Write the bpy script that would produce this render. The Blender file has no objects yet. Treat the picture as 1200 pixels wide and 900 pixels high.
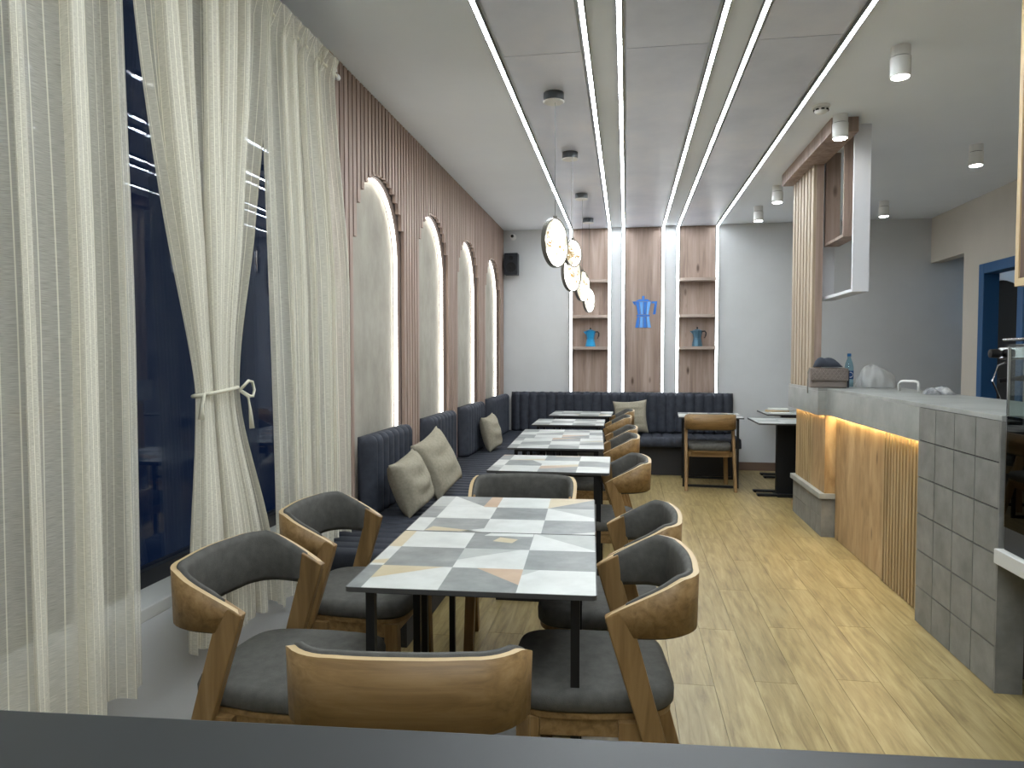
import bpy, bmesh, math, random
from mathutils import Vector, Matrix
random.seed(7)
S = bpy.context.scene
COL = S.collection
PI = math.pi

# ------------------------------------------------------------------ camera
FPX, W, HH = 832.0, 1200, 900
CAM_Z = 1.39
cd = bpy.data.cameras.new('camera'); cam = bpy.data.objects.new('camera', cd); COL.objects.link(cam)
cd.sensor_fit = 'HORIZONTAL'; cd.sensor_width = 36.0; cd.lens = FPX / W * 36.0
cd.clip_start = 0.02; cd.clip_end = 100
cam.location = (0, 0, CAM_Z)
yaw, pitch = math.radians(9.14), math.radians(2.20)
cam.rotation_euler = (PI/2 - pitch, 0, yaw)
S.camera = cam

# ------------------------------------------------------------------ world (night outside), exposure
wd = bpy.data.worlds.new('night'); S.world = wd; wd.use_nodes = True
bg = wd.node_tree.nodes['Background']; bg.inputs[0].default_value = (0.010, 0.022, 0.055, 1); bg.inputs[1].default_value = 0.34
S.view_settings.view_transform = 'Standard'; S.view_settings.look = 'None'
S.view_settings.gamma = 1.0; S.view_settings.use_curve_mapping = False
S.view_settings.exposure = 0.58
E_STRIP, E_ARCH, E_DOWN, E_DISC, E_WARM = 38.0, 6.0, 42.0, 6.5, 60.0

# ------------------------------------------------------------------ room constants (metres)
CEIL, LW, BW, RW, FW = 3.0, -1.55, 9.0, 3.5, -2.2     # ceiling, slat wall face, back wall, right wall, wall behind the camera

# ------------------------------------------------------------------ material helpers
def lin(c):
    c = c/255.0
    return c/12.92 if c <= 0.04045 else ((c+0.055)/1.055)**2.4
def rgb(r, g, b): return (lin(r), lin(g), lin(b), 1.0)
MATS = {}
class NT:
    def __init__(self, name):
        self.m = bpy.data.materials.new(name); self.m.use_nodes = True
        self.t = self.m.node_tree; self.n = self.t.nodes; self.l = self.t.links
        self.b = self.n['Principled BSDF']; self.out = self.n['Material Output']
    def node(self, ty, **kw):
        x = self.n.new(ty)
        for k, v in kw.items():
            if k.startswith('i_'): x.inputs[k[2:].replace('_', ' ')].default_value = v
            else: setattr(x, k, v)
        return x
    def link(self, a, b): self.l.new(a, b)
    def ramp(self, fac, stops):
        r = self.n.new('ShaderNodeValToRGB'); e = r.color_ramp.elements
        while len(e) < len(stops): e.new(0.5)
        for k, (p, c) in enumerate(stops): e[k].position = p; e[k].color = c
        self.l.new(fac, r.inputs[0]); return r.outputs[0]
    def bump(self, h, strength=0.2, dist=0.01):
        b = self.n.new('ShaderNodeBump'); b.inputs['Strength'].default_value = strength; b.inputs['Distance'].default_value = dist
        self.l.new(h, b.inputs['Height']); self.l.new(b.outputs[0], self.b.inputs['Normal'])

def objcoord(t, scale, rnd=True):
    tc = t.node('ShaderNodeTexCoord'); mp = t.node('ShaderNodeMapping'); mp.inputs['Scale'].default_value = scale
    src = tc.outputs['Object']
    if rnd:
        oi = t.node('ShaderNodeObjectInfo'); mul = t.node('ShaderNodeVectorMath', operation='SCALE'); mul.inputs[0].default_value = (37, 53, 71)
        t.link(oi.outputs['Random'], mul.inputs['Scale'])
        add = t.node('ShaderNodeVectorMath', operation='ADD'); t.link(src, add.inputs[0]); t.link(mul.outputs[0], add.inputs[1]); src = add.outputs[0]
    t.link(src, mp.inputs['Vector']); return mp.outputs[0]

def plain(name, c, rough=0.5, metal=0.0, spec=0.5):
    t = NT(name); t.b.inputs['Base Color'].default_value = c; t.b.inputs['Roughness'].default_value = rough
    t.b.inputs['Metallic'].default_value = metal; t.b.inputs['Specular IOR Level'].default_value = spec
    MATS[name] = t.m; return t.m
def mottled(name, c1, c2, scale=4, rough=0.6, bump=0.0, detail=5, c3=None, spec=0.4, rnd=False, stretch=(1,1,1)):
    t = NT(name); v = objcoord(t, stretch, rnd)
    n = t.node('ShaderNodeTexNoise', i_Scale=scale, i_Detail=detail, i_Roughness=0.6); t.link(v, n.inputs['Vector'])
    st = [(0.32, c1), (0.68, c2)] if c3 is None else [(0.28, c1), (0.52, c2), (0.74, c3)]
    t.link(t.ramp(n.outputs['Fac'], st), t.b.inputs['Base Color'])
    t.b.inputs['Roughness'].default_value = rough; t.b.inputs['Specular IOR Level'].default_value = spec
    if bump:
        n2 = t.node('ShaderNodeTexNoise', i_Scale=scale*12, i_Detail=4); t.link(v, n2.inputs['Vector']); t.bump(n2.outputs['Fac'], bump, 0.01)
    MATS[name] = t.m; return t.m
def wood(name, dark, mid, light, axis='Z', grain=26, rough=0.5, along=1.2, var=0.18, knots=True, bump=0.08, spec=0.35, blotch=0.42):
    """wood grain running along an object axis; every piece gets its own cut and tone"""
    t = NT(name)
    sc = {'X': (along, grain, grain), 'Y': (grain, along, grain), 'Z': (grain, grain, along)}[axis]
    v = objcoord(t, sc, True)
    n = t.node('ShaderNodeTexNoise', i_Scale=1.0, i_Detail=6, i_Roughness=0.62, i_Distortion=0.6); t.link(v, n.inputs['Vector'])
    col = t.ramp(n.outputs['Fac'], [(0.28, dark), (0.5, mid), (0.72, light)])
    sc2 = {'X': (0.9, 5, 5), 'Y': (5, 0.9, 5), 'Z': (5, 5, 0.9)}[axis]
    v2 = objcoord(t, sc2, True)
    n2 = t.node('ShaderNodeTexNoise', i_Scale=1.0, i_Detail=3, i_Distortion=1.2); t.link(v2, n2.inputs['Vector'])
    oi = t.node('ShaderNodeObjectInfo')
    hs = t.node('ShaderNodeHueSaturation'); t.link(col, hs.inputs['Color'])
    ma = t.node('ShaderNodeMath', operation='MULTIPLY_ADD'); t.link(oi.outputs['Random'], ma.inputs[0]); ma.inputs[1].default_value = var; ma.inputs[2].default_value = 1.01 - blotch/2 - var/2
    mb = t.node('ShaderNodeMath', operation='MULTIPLY_ADD'); t.link(n2.outputs['Fac'], mb.inputs[0]); mb.inputs[1].default_value = blotch; t.link(ma.outputs[0], mb.inputs[2])
    t.link(mb.outputs[0], hs.inputs['Value'])
    last = hs.outputs[0]
    if knots:
        v3 = objcoord(t, {'X': (2.4, 7, 7), 'Y': (7, 2.4, 7), 'Z': (7, 7, 2.4)}[axis], True)
        vo = t.node('ShaderNodeTexVoronoi', i_Scale=1.0); t.link(v3, vo.inputs['Vector'])
        k = t.ramp(vo.outputs['Distance'], [(0.06, (1, 1, 1, 1)), (0.16, (0, 0, 0, 1))])
        mx = t.node('ShaderNodeMix', data_type='RGBA'); t.link(k, mx.inputs['Factor']); t.link(last, mx.inputs['A']); mx.inputs['B'].default_value = (dark[0]*0.45, dark[1]*0.4, dark[2]*0.35, 1)
        last = mx.outputs['Result']
    t.link(last, t.b.inputs['Base Color'])
    t.b.inputs['Roughness'].default_value = rough; t.b.inputs['Specular IOR Level'].default_value = spec
    if bump: t.bump(n.outputs['Fac'], bump, 0.003)
    MATS[name] = t.m; return t.m
def emit(name, c, s, base=(0.8, 0.8, 0.8, 1)):
    t = NT(name); t.b.inputs['Base Color'].default_value = base; t.b.inputs['Emission Color'].default_value = c; t.b.inputs['Emission Strength'].default_value = s
    MATS[name] = t.m; return t.m
def glass(name, tint=(1, 1, 1, 1), rough=0.0, ior=1.5):
    """thin architectural pane: clear straight through, mirror by Fresnel"""
    t = NT(name)
    tr = t.node('ShaderNodeBsdfTransparent'); tr.inputs[0].default_value = tint
    gl = t.node('ShaderNodeBsdfGlossy'); gl.inputs['Roughness'].default_value = rough
    ge = t.node('ShaderNodeNewGeometry'); dt = t.node('ShaderNodeVectorMath', operation='DOT_PRODUCT'); t.link(ge.outputs['Normal'], dt.inputs[0]); t.link(ge.outputs['Incoming'], dt.inputs[1])
    ab = t.node('ShaderNodeMath', operation='ABSOLUTE'); t.link(dt.outputs['Value'], ab.inputs[0])
    om = t.node('ShaderNodeMath', operation='SUBTRACT'); om.inputs[0].default_value = 1.0; t.link(ab.outputs[0], om.inputs[1])
    pw = t.node('ShaderNodeMath', operation='POWER'); t.link(om.outputs[0], pw.inputs[0]); pw.inputs[1].default_value = 5.0
    f0 = ((ior-1)/(ior+1))**2
    fr = t.node('ShaderNodeMath', operation='MULTIPLY_ADD'); t.link(pw.outputs[0], fr.inputs[0]); fr.inputs[1].default_value = 1-f0; fr.inputs[2].default_value = f0
    mx = t.node('ShaderNodeMixShader'); t.link(fr.outputs[0], mx.inputs[0]); t.link(tr.outputs[0], mx.inputs[1]); t.link(gl.outputs[0], mx.inputs[2])
    t.link(mx.outputs[0], t.out.inputs['Surface']); MATS[name] = t.m; return t.m

# ------------------------------------------------------------------ materials
mottled('wall_paint', rgb(200, 202, 204), rgb(206, 208, 210), 2, 0.85)
mottled('wall_beige', rgb(200, 194, 184), rgb(206, 200, 190), 2, 0.85)
mottled('ceiling_paint', rgb(234, 240, 248), rgb(238, 244, 251), 1.5, 0.85)
mottled('concrete_panel', rgb(200, 206, 222), rgb(216, 221, 235), 1.6, 0.42, 0.05, 8, rgb(228, 230, 240), rnd=True)
mottled('niche_plaster', rgb(140, 136, 126), rgb(158, 154, 144), 5, 0.8, 0.12, 8, rgb(172, 168, 158), stretch=(1, 1, 0.6))
mottled('counter_stone', rgb(134, 137, 134), rgb(154, 157, 154), 5, 0.33, 0.03, 8, rgb(170, 172, 169), rnd=True)
mottled('tile_stone', rgb(106, 106, 103), rgb(124, 124, 121), 7, 0.5, 0.05, 8, rgb(140, 139, 135), rnd=True)
plain('cladding_brown', rgb(58, 45, 40), 0.7)
plain('grout_dark', rgb(34, 33, 32), 0.9)
wood('slat_wood', rgb(130, 109, 98), rgb(156, 134, 123), rgb(174, 154, 143), 'Z', 30, var=0.12, knots=False)
plain('slat_backing', rgb(58, 45, 40), 0.8)
wood('panel_oak', rgb(122, 104, 94), rgb(154, 134, 123), rgb(176, 158, 147), 'Z', 16, along=0.8, var=0.08)
wood('shelf_oak', rgb(150, 134, 124), rgb(172, 156, 146), rgb(186, 172, 162), 'X', 20, var=0.05, knots=False)
wood('screen_oak', rgb(144, 128, 108), rgb(164, 148, 127), rgb(178, 163, 143), 'Z', 30, var=0.06, knots=False)
wood('counter_oak', rgb(128, 102, 68), rgb(166, 138, 100), rgb(188, 164, 126), 'Z', 7, along=2.2, var=0.14)
wood('counter_slat_wood', rgb(138, 116, 82), rgb(166, 142, 104), rgb(184, 162, 126), 'Z', 30, var=0.1, knots=False)
wood('floor_oak', rgb(114, 98, 62), rgb(148, 131, 88), rgb(170, 154, 112), 'Y', 34, 0.36, along=3.2, var=0.12, bump=0.04, spec=0.4, blotch=0.36, knots=False)
wood('chair_oak', rgb(104, 80, 48), rgb(132, 104, 66), rgb(150, 122, 82), 'Z', 22, 0.42, along=2, var=0.06, blotch=0.18, knots=False)
wood('chair_oak_band', rgb(106, 82, 50), rgb(134, 106, 68), rgb(150, 123, 84), 'X', 40, 0.42, along=1.2, var=0.06, blotch=0.15, knots=False)
plain('ply_edge', rgb(188, 164, 124), 0.5)  # pale edge wood; on chair backs its paleness stands in for reflected light
mottled('chair_fabric', rgb(76, 75, 72), rgb(90, 89, 85), 30, 0.75, 0.15, spec=0.25)
mottled('bench_velvet', rgb(48, 52, 61), rgb(62, 66, 76), 14, 0.7, 0.05, spec=0.3)
mottled('cushion_linen', rgb(140, 134, 118), rgb(158, 152, 136), 60, 0.9, 0.2)
plain('bench_base', rgb(48, 47, 48), 0.7)
plain('black_steel', rgb(22, 23, 26), 0.45, 0.3)
plain('table_edge', rgb(66, 66, 66), 0.5)
mottled('marble_white', rgb(178, 181, 178), rgb(196, 199, 196), 9, 0.38, 0, 8)
mottled('marble_grey', rgb(96, 101, 102), rgb(118, 123, 123), 10, 0.38, 0, 8, rgb(138, 141, 140))
mottled('marble_pale', rgb(146, 151, 149), rgb(166, 170, 167), 9, 0.38, 0, 8)
mottled('marble_tan', rgb(172, 158, 126), rgb(188, 175, 146), 9, 0.38, 0, 8)
mottled('marble_rust', rgb(160, 134, 108), rgb(176, 150, 126), 9, 0.38, 0, 8)
mottled('front_slab', rgb(40, 42, 44), rgb(46, 48, 50), 3, 0.4, 0.0, spec=0.3)
plain('white_metal', rgb(226, 226, 224), 0.45)
plain('aluminium', rgb(128, 130, 132), 0.5, 0.3)
plain('white_paint', rgb(216, 218, 224), 0.5)
plain('sill_white', rgb(196, 197, 194), 0.35)
plain('window_frame_dark', rgb(24, 27, 34), 0.4, 0.2)
plain('door_blue', rgb(44, 92, 140), 0.4)
plain('pot_blue', rgb(40, 150, 205), 0.3, 0.3)
plain('pot_steel_blue', rgb(92, 128, 150), 0.3, 0.6)
plain('emblem_blue', rgb(40, 108, 190), 0.5)
plain('emblem_light', rgb(96, 156, 220), 0.5)
plain('black_plastic', rgb(22, 22, 24), 0.4)
plain('speaker_black', rgb(30, 34, 42), 0.5)
plain('speaker_cone', rgb(16, 17, 20), 0.7)
plain('chrome', rgb(214, 216, 220), 0.12, 1.0)
plain('canopy_metal', rgb(96, 100, 104), 0.35, 0.6)
plain('gold_leaf', rgb(206, 178, 128), 0.45, 0.3)
plain('ring_metal', rgb(120, 118, 112), 0.35, 0.7)
plain('leather_taupe', rgb(128, 118, 112), 0.5)
plain('navy_cloth', rgb(52, 58, 70), 0.85)
mottled('crumpled_cloth', rgb(70, 72, 78), rgb(150, 152, 154), 16, 0.9, 0.2, 3, rgb(222, 222, 220))
plain('paper', rgb(222, 222, 220), 0.7)
plain('paper_tan', rgb(196, 170, 128), 0.7)
plain('label_blue', rgb(30, 74, 130), 0.4)
plain('cap_blue', rgb(40, 104, 160), 0.4)
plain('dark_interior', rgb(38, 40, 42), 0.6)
plain('skirting_wood', rgb(112, 92, 80), 0.6)
emit('led_white', (0.90, 0.965, 1.0, 1), E_STRIP)
emit('led_white_wall', (0.95, 0.985, 1.0, 1), 6.0)
emit('led_niche', (1.0, 0.97, 0.90, 1), E_ARCH)
emit('lamp_face', (1.0, 0.96, 0.88, 1), E_DOWN)
emit('led_warm', (1.0, 0.77, 0.42, 1), E_WARM)
emit('led_cool', (0.42, 0.68, 1.0, 1), 20.0)
glass('window_glass', (0.80, 0.86, 0.95, 1))
glass('case_glass', (0.86, 0.90, 0.89, 1))
glass('case_glass_smoked', (0.22, 0.24, 0.24, 1), ior=1.6)
glass('bottle_plastic', (0.62, 0.80, 0.88, 1))
# glowing pendant disc: alabaster with gold flecks
t = NT('pendant_glow'); v = objcoord(t, (1, 1, 1), True)
n = t.node('ShaderNodeTexNoise', i_Scale=13, i_Detail=5, i_Roughness=0.7); t.link(v, n.inputs['Vector'])
n2 = t.node('ShaderNodeTexNoise', i_Scale=4, i_Detail=1); t.link(v, n2.inputs['Vector'])
mm = t.node('ShaderNodeMath', operation='MULTIPLY'); t.link(n.outputs['Fac'], mm.inputs[0]); t.link(n2.outputs['Fac'], mm.inputs[1])
c = t.ramp(mm.outputs[0], [(0.245, (1, 0.96, 0.88, 1)), (0.262, (0.030, 0.023, 0.012, 1)), (0.40, (0.042, 0.035, 0.022, 1))])
t.link(c, t.b.inputs['Emission Color']); t.b.inputs['Emission Strength'].default_value = E_DISC; t.b.inputs['Base Color'].default_value = (0.8, 0.78, 0.7, 1); MATS['pendant_glow'] = t.m
# sheer curtain: pin-striped open weave (UV x = metres of cloth)
t = NT('sheer_linen')
uv = t.node('ShaderNodeUVMap'); sp = t.node('ShaderNodeSeparateXYZ'); t.link(uv.outputs[0], sp.inputs[0])
m1 = t.node('ShaderNodeMath', operation='MULTIPLY'); m1.inputs[1].default_value = 1/0.031; t.link(sp.outputs['X'], m1.inputs[0])
fr = t.node('ShaderNodeMath', operation='FRACT'); t.link(m1.outputs[0], fr.inputs[0])
stripe = t.ramp(fr.outputs[0], [(0.0, (1, 1, 1, 1)), (0.07, (1, 1, 1, 1)), (0.10, (0, 0, 0, 1))])
mp = t.node('ShaderNodeMapping'); mp.inputs['Scale'].default_value = (45, 700, 1); t.link(uv.outputs[0], mp.inputs['Vector'])
wn = t.node('ShaderNodeTexNoise', i_Scale=1.0, i_Detail=2); t.link(mp.outputs[0], wn.inputs['Vector'])
al = t.node('ShaderNodeMath', operation='MULTIPLY_ADD'); t.link(wn.outputs['Fac'], al.inputs[0]); al.inputs[1].default_value = 0.5; al.inputs[2].default_value = 0.31
al2 = t.node('ShaderNodeMath', operation='MAXIMUM'); t.link(al.outputs[0], al2.inputs[0]); t.link(stripe, al2.inputs[1])
al3 = t.node('ShaderNodeMath', operation='MINIMUM'); t.link(al2.outputs[0], al3.inputs[0]); al3.inputs[1].default_value = 0.97
df = t.node('ShaderNodeBsdfDiffuse'); tl = t.node('ShaderNodeBsdfTranslucent'); ms = t.node('ShaderNodeMixShader'); ms.inputs[0].default_value = 0.12
cc = t.ramp(wn.outputs['Fac'], [(0.3, rgb(234, 230, 214)), (0.7, rgb(244, 241, 228))]); t.link(cc, df.inputs[0]); t.link(cc, tl.inputs[0])
t.link(df.outputs[0], ms.inputs[1]); t.link(tl.outputs[0], ms.inputs[2])
tr = t.node('ShaderNodeBsdfTransparent'); mf = t.node('ShaderNodeMixShader'); t.link(al3.outputs[0], mf.inputs[0]); t.link(tr.outputs[0], mf.inputs[1]); t.link(ms.outputs[0], mf.inputs[2])
t.link(mf.outputs[0], t.out.inputs['Surface']); MATS['sheer_linen'] = t.m
plain('linen_tie', rgb(206, 202, 184), 0.9)
t = NT('thin_plastic'); tr = t.node('ShaderNodeBsdfTransparent'); mf = t.node('ShaderNodeMixShader'); mf.inputs[0].default_value = 0.72
t.b.inputs['Base Color'].default_value = rgb(196, 198, 198); t.b.inputs['Roughness'].default_value = 0.3
t.link(tr.outputs[0], mf.inputs[1]); t.link(t.b.outputs[0], mf.inputs[2]); t.link(mf.outputs[0], t.out.inputs['Surface']); MATS['thin_plastic'] = t.m

# ------------------------------------------------------------------ mesh helpers
def box(bm, x0, x1, y0, y1, z0, z1, mi=0):
    vs = [bm.verts.new(p) for p in ((x0,y0,z0),(x1,y0,z0),(x1,y1,z0),(x0,y1,z0),(x0,y0,z1),(x1,y0,z1),(x1,y1,z1),(x0,y1,z1))]
    for f in ((0,3,2,1),(4,5,6,7),(0,1,5,4),(1,2,6,5),(2,3,7,6),(3,0,4,7)):
        bm.faces.new([vs[i] for i in f]).material_index = mi
    return vs
def obox(bm, c, size, rot=None, mi=0):
    """box of given size centred at c with an optional rotation matrix"""
    a, b, d = size[0]/2, size[1]/2, size[2]/2
    vs = box(bm, -a, a, -b, b, -d, d, mi)
    for v in vs: v.co = (rot @ v.co if rot else v.co) + Vector(c)
    return vs
def prism(bm, pts, a0, a1, axis='X', mi=0, cap_mi=None):
    """extrude a closed 2D outline along an axis; pts are the two other coordinates in order"""
    def P(p, a):
        return {'X': (a, p[0], p[1]), 'Y': (p[0], a, p[1]), 'Z': (p[0], p[1], a)}[axis]
    A = [bm.verts.new(P(p, a0)) for p in pts]; B = [bm.verts.new(P(p, a1)) for p in pts]
    n = len(pts)
    for i in range(n): bm.faces.new((A[i], A[(i+1) % n], B[(i+1) % n], B[i])).material_index = mi
    cm = mi if cap_mi is None else cap_mi
    bm.faces.new(list(reversed(A))).material_index = cm; bm.faces.new(B).material_index = cm
def lathe(bm, prof, c=(0, 0, 0), n=24, mi=0, axis='Z', sx=1, sy=1):
    rings = []
    for r, z in prof:
        ring = []
        for k in range(n):
            a = 2*PI*k/n; u, v = r*math.cos(a)*sx, r*math.sin(a)*sy
            p = {'Z': (u, v, z), 'Y': (u, z, v), 'X': (z, u, v)}[axis]
            ring.append(bm.verts.new((c[0]+p[0], c[1]+p[1], c[2]+p[2])))
        rings.append(ring)
    for a, b in zip(rings, rings[1:]):
        for k in range(n): bm.faces.new((a[k], a[(k+1) % n], b[(k+1) % n], b[k])).material_index = mi
    if prof[0][0] > 1e-5: bm.faces.new(list(reversed(rings[0]))).material_index = mi
    if prof[-1][0] > 1e-5: bm.faces.new(rings[-1]).material_index = mi
def tube(bm, pts, r, n=8, mi=0, closed=False):
    pts = [Vector(p) for p in pts]; rings = []; N = len(pts)
    for i, p in enumerate(pts):
        if closed: d = pts[(i+1) % N] - pts[i-1]
        else: d = pts[min(i+1, N-1)] - pts[max(i-1, 0)]
        d.normalize(); up = Vector((0, 0, 1)) if abs(d.z) < 0.95 else Vector((1, 0, 0))
        a = d.cross(up).normalized(); b = d.cross(a).normalized()
        rr = r[i] if isinstance(r, (list, tuple)) else r
        rings.append([bm.verts.new(p + a*rr*math.cos(2*PI*k/n) + b*rr*math.sin(2*PI*k/n)) for k in range(n)])
    seq = list(zip(rings, rings[1:])) + ([(rings[-1], rings[0])] if closed else [])
    for A, B in seq:
        for k in range(n): bm.faces.new((A[k], A[(k+1) % n], B[(k+1) % n], B[k])).material_index = mi
    if not closed:
        bm.faces.new(list(reversed(rings[0]))).material_index = mi; bm.faces.new(rings[-1]).material_index = mi
def rrect(x0, x1, y0, y1, r, n=5):
    pts = []
    for cx, cy, a0 in ((x1-r, y0+r, -PI/2), (x1-r, y1-r, 0), (x0+r, y1-r, PI/2), (x0+r, y0+r, PI)):
        for k in range(n+1):
            a = a0 + PI/2*k/n; pts.append((cx+r*math.cos(a), cy+r*math.sin(a)))
    return pts
def obj(name, bm, mats, parent=None, smooth=False, bevel=0.0, loc=None, rotz=0.0, segs=2, subsurf=0):
    bmesh.ops.recalc_face_normals(bm, faces=bm.faces)
    if smooth:
        for f in bm.faces: f.smooth = True
    me = bpy.data.meshes.new(name); bm.to_mesh(me); bm.free()
    for m in ([mats] if isinstance(mats, str) else mats): me.materials.append(MATS[m])
    o = bpy.data.objects.new(name, me); COL.objects.link(o)
    if parent: o.parent = parent
    if loc: o.location = loc
    o.rotation_euler.z = rotz
    if bevel:
        b = o.modifiers.new('bevel', 'BEVEL'); b.width = bevel; b.segments = segs; b.limit_method = 'ANGLE'; b.angle_limit = math.radians(50)
    if subsurf:
        s = o.modifiers.new('sub', 'SUBSURF'); s.levels = subsurf; s.render_levels = subsurf
    return o
def B(fn, *a, **k):
    bm = bmesh.new(); fn(bm, *a, **k); return bm
def tag(o, label=None, cat=None, group=None, kind=None):
    if label: o['label'] = label
    if cat: o['category'] = cat
    if group: o['group'] = group
    if kind: o['kind'] = kind
    return o
def thing(name, loc, label, cat, group=None, rotz=0):
    o = bpy.data.objects.new(name, None); COL.objects.link(o); o.location = loc; o.rotation_euler.z = rotz; o.empty_display_size = 0.1
    return tag(o, label, cat, group)
def struct(name, bm, mats, **k):
    return tag(obj(name, bm, mats, **k), kind='structure')
def inst(name, me, parent, loc, mods=None, bevel=0.0):
    o = bpy.data.objects.new(name, me); COL.objects.link(o); o.parent = parent; o.location = loc
    if bevel:
        b = o.modifiers.new('bevel', 'BEVEL'); b.width = bevel; b.segments = 1
    return o
def copy_tree(o, parent=None):
    c = o.copy(); COL.objects.link(c); c.parent = parent
    for ch in o.children: copy_tree(ch, c)
    return c

def spill_plates(bm):  # unseen plates added around the hallway lamp to block its spill
    box(bm, -0.10, -0.09, -0.30, 0.30, -0.04, 0.14); box(bm, -0.09, 0.0, -0.30, 0.30, 0.13, 0.14)
    box(bm, -0.09, 0.0, -0.30, -0.29, -0.04, 0.13); box(bm, -0.09, 0.0, 0.29, 0.30, -0.04, 0.13)
# ================================================================== THE ROOM
# ---- floor: subfloor + planks
bm = B(box, -1.75, 4.2, FW, BW+0.1, -0.12, -0.012)
floor = struct('floor', bm, 'slat_backing')
PWD, PLN = 0.176, 1.22
bm = bmesh.new(); box(bm, 0.0008, PWD-0.0008, 0.0008, PLN-0.0008, -0.012, 0.0)
plank_me = bpy.data.meshes.new('plank'); bm.to_mesh(plank_me); bm.free(); plank_me.materials.append(MATS['floor_oak'])
col_i = 0; x = -1.56
while x < 4.05:
    y = FW - (col_i*0.47 % 1.0)*PLN
    while y < BW:
        y0, y1 = max(y, FW), min(y+PLN, BW)
        if y1-y0 > 0.05:
            if y0 == y and y1 == y+PLN: inst('plank', plank_me, floor, (x, y, 0))
            else:
                o = obj('plank', B(box, 0.0008, PWD-0.0008, 0.0008, y1-y0-0.0008, -0.012, 0.0), 'floor_oak', floor); o.location = (x, y0, 0)
        y += PLN
    x += PWD; col_i += 1

# ---- ceiling + concrete panels set between the light lines
ceiling = struct('ceiling', B(box, -1.9, 4.2, FW, BW+0.1, CEIL, CEIL+0.15), 'ceiling_paint')
SX = [-0.690, -0.212, -0.043, 0.440, 0.617, 1.085]
for a, b in ((0, 1), (2, 3), (4, 5)):
    for y0, y1 in ((-1.6, 3.795), (3.80, BW-0.02)):
        obj('concrete_panel', B(box, SX[a]+0.03, SX[b]-0.03, y0, y1, CEIL-0.012, CEIL), 'concrete_panel', ceiling, bevel=0.002)
# ---- walls
wall_back = struct('wall_back', B(box, -1.9, 4.2, BW, BW+0.12, 0, CEIL), 'wall_paint')
bm = bmesh.new(); box(bm, 1.35, 3.5, BW-0.014, BW, 0, 0.10)
struct('baseboard_back', bm, 'skirting_wood')
bm = bmesh.new(); box(bm, -1.9, 4.2, FW-0.12, FW, 0, CEIL); struct('wall_front', bm, 'wall_paint')
# right wall with a tall passage next to the back wall and a blue framed doorway
DY0, DY1, DZ = 6.98, 7.80, 2.31
bm = bmesh.new()
box(bm, RW, RW+0.12, FW, DY0, 0, CEIL); box(bm, RW, RW+0.12, DY0, DY1, DZ, CEIL)
box(bm, RW, RW+0.12, DY1, 8.17, 0, CEIL); box(bm, RW, RW+0.12, 8.17, BW, 2.48, CEIL)
struct('wall_right', bm, 'wall_beige')
# hallway beyond the doorway: pale wall with a dark arched opening
hall = bmesh.new()
A = [(8.02, 0), (8.02, 1.82)]
A += [(8.72-0.70*math.cos(PI*k/16), 1.87+0.37*math.sin(PI*k/16)) for k in range(17) if 8.72-0.70*math.cos(PI*k/16) <= BW-0.01]
A += [(BW, A[-1][1]), (BW, CEIL), (FW, CEIL), (FW, 0)]
prism(hall, A, 4.05, 4.12, 'X')
struct('wall_hall', hall, 'wall_paint')
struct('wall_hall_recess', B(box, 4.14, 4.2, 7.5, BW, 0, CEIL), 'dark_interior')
door = thing('door_1', (RW, 7.39, 0), None, None); door['kind'] = 'structure'
bm = bmesh.new(); fx0, fx1 = -0.02, 0.125
box(bm, fx0, fx1, -0.41, -0.31, 0, DZ); box(bm, fx0, fx1, 0.31, 0.41, 0, DZ); box(bm, fx0, fx1, -0.31, 0.31, DZ-0.10, DZ)
obj('door_frame', bm, 'door_blue', door, bevel=0.004)
hl = thing('hall_light', (4.045, 8.30, 2.56), 'unseen cool light with added spill shield, washing the hallway wall behind the blue doorway', 'light')
obj('spill_shield', B(spill_plates), 'white_metal', hl); obj('diffuser', B(box, -0.07, -0.05, -0.27, 0.27, 0.02, 0.03), 'led_cool', hl)  # plates are out of view, added to keep this light off the passage

# ---- left wall: low wall + sill under the windows, clad wall behind the banquette
WY1 = 3.60
wl = bmesh.new()
box(wl, -1.86, -1.553, FW, WY1, 0, 0.52)                      # low wall
box(wl, -1.86, -1.62, FW, WY1, 2.90, CEIL)                  # head over the glass
box(wl, -1.86, -1.70, WY1, BW, 0, CEIL)                     # masonry behind the cladding
struct_left = struct('wall_left', wl, 'wall_paint')
obj('window_sill', B(box, -1.78, -1.552, FW, WY1-0.002, 0.52, 0.565), 'sill_white', struct_left, bevel=0.004)
win = thing('window_1', (-1.72, 1.0, 0.565), None, None); win['kind'] = 'structure'
WL, WH = 2.6, 2.335
bm = bmesh.new()
for y in (-3.17, -1.0, 1.12, 2.565):
    box(bm, -0.03, 0.03, y-0.03, y+0.03, 0, WH)
box(bm, -0.03, 0.03, -3.2, 2.595, 0, 0.06); box(bm, -0.03, 0.03, -3.2, 2.595, WH-0.06, WH)
obj('window_frame', bm, 'window_frame_dark', win, bevel=0.003)
for a, b in ((-3.14, -1.03), (-0.97, 1.09), (1.15, 2.535)):
    obj('pane', B(box, -0.004, 0.004, a, b, 0.06, WH-0.06), 'window_glass', win)

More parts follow.
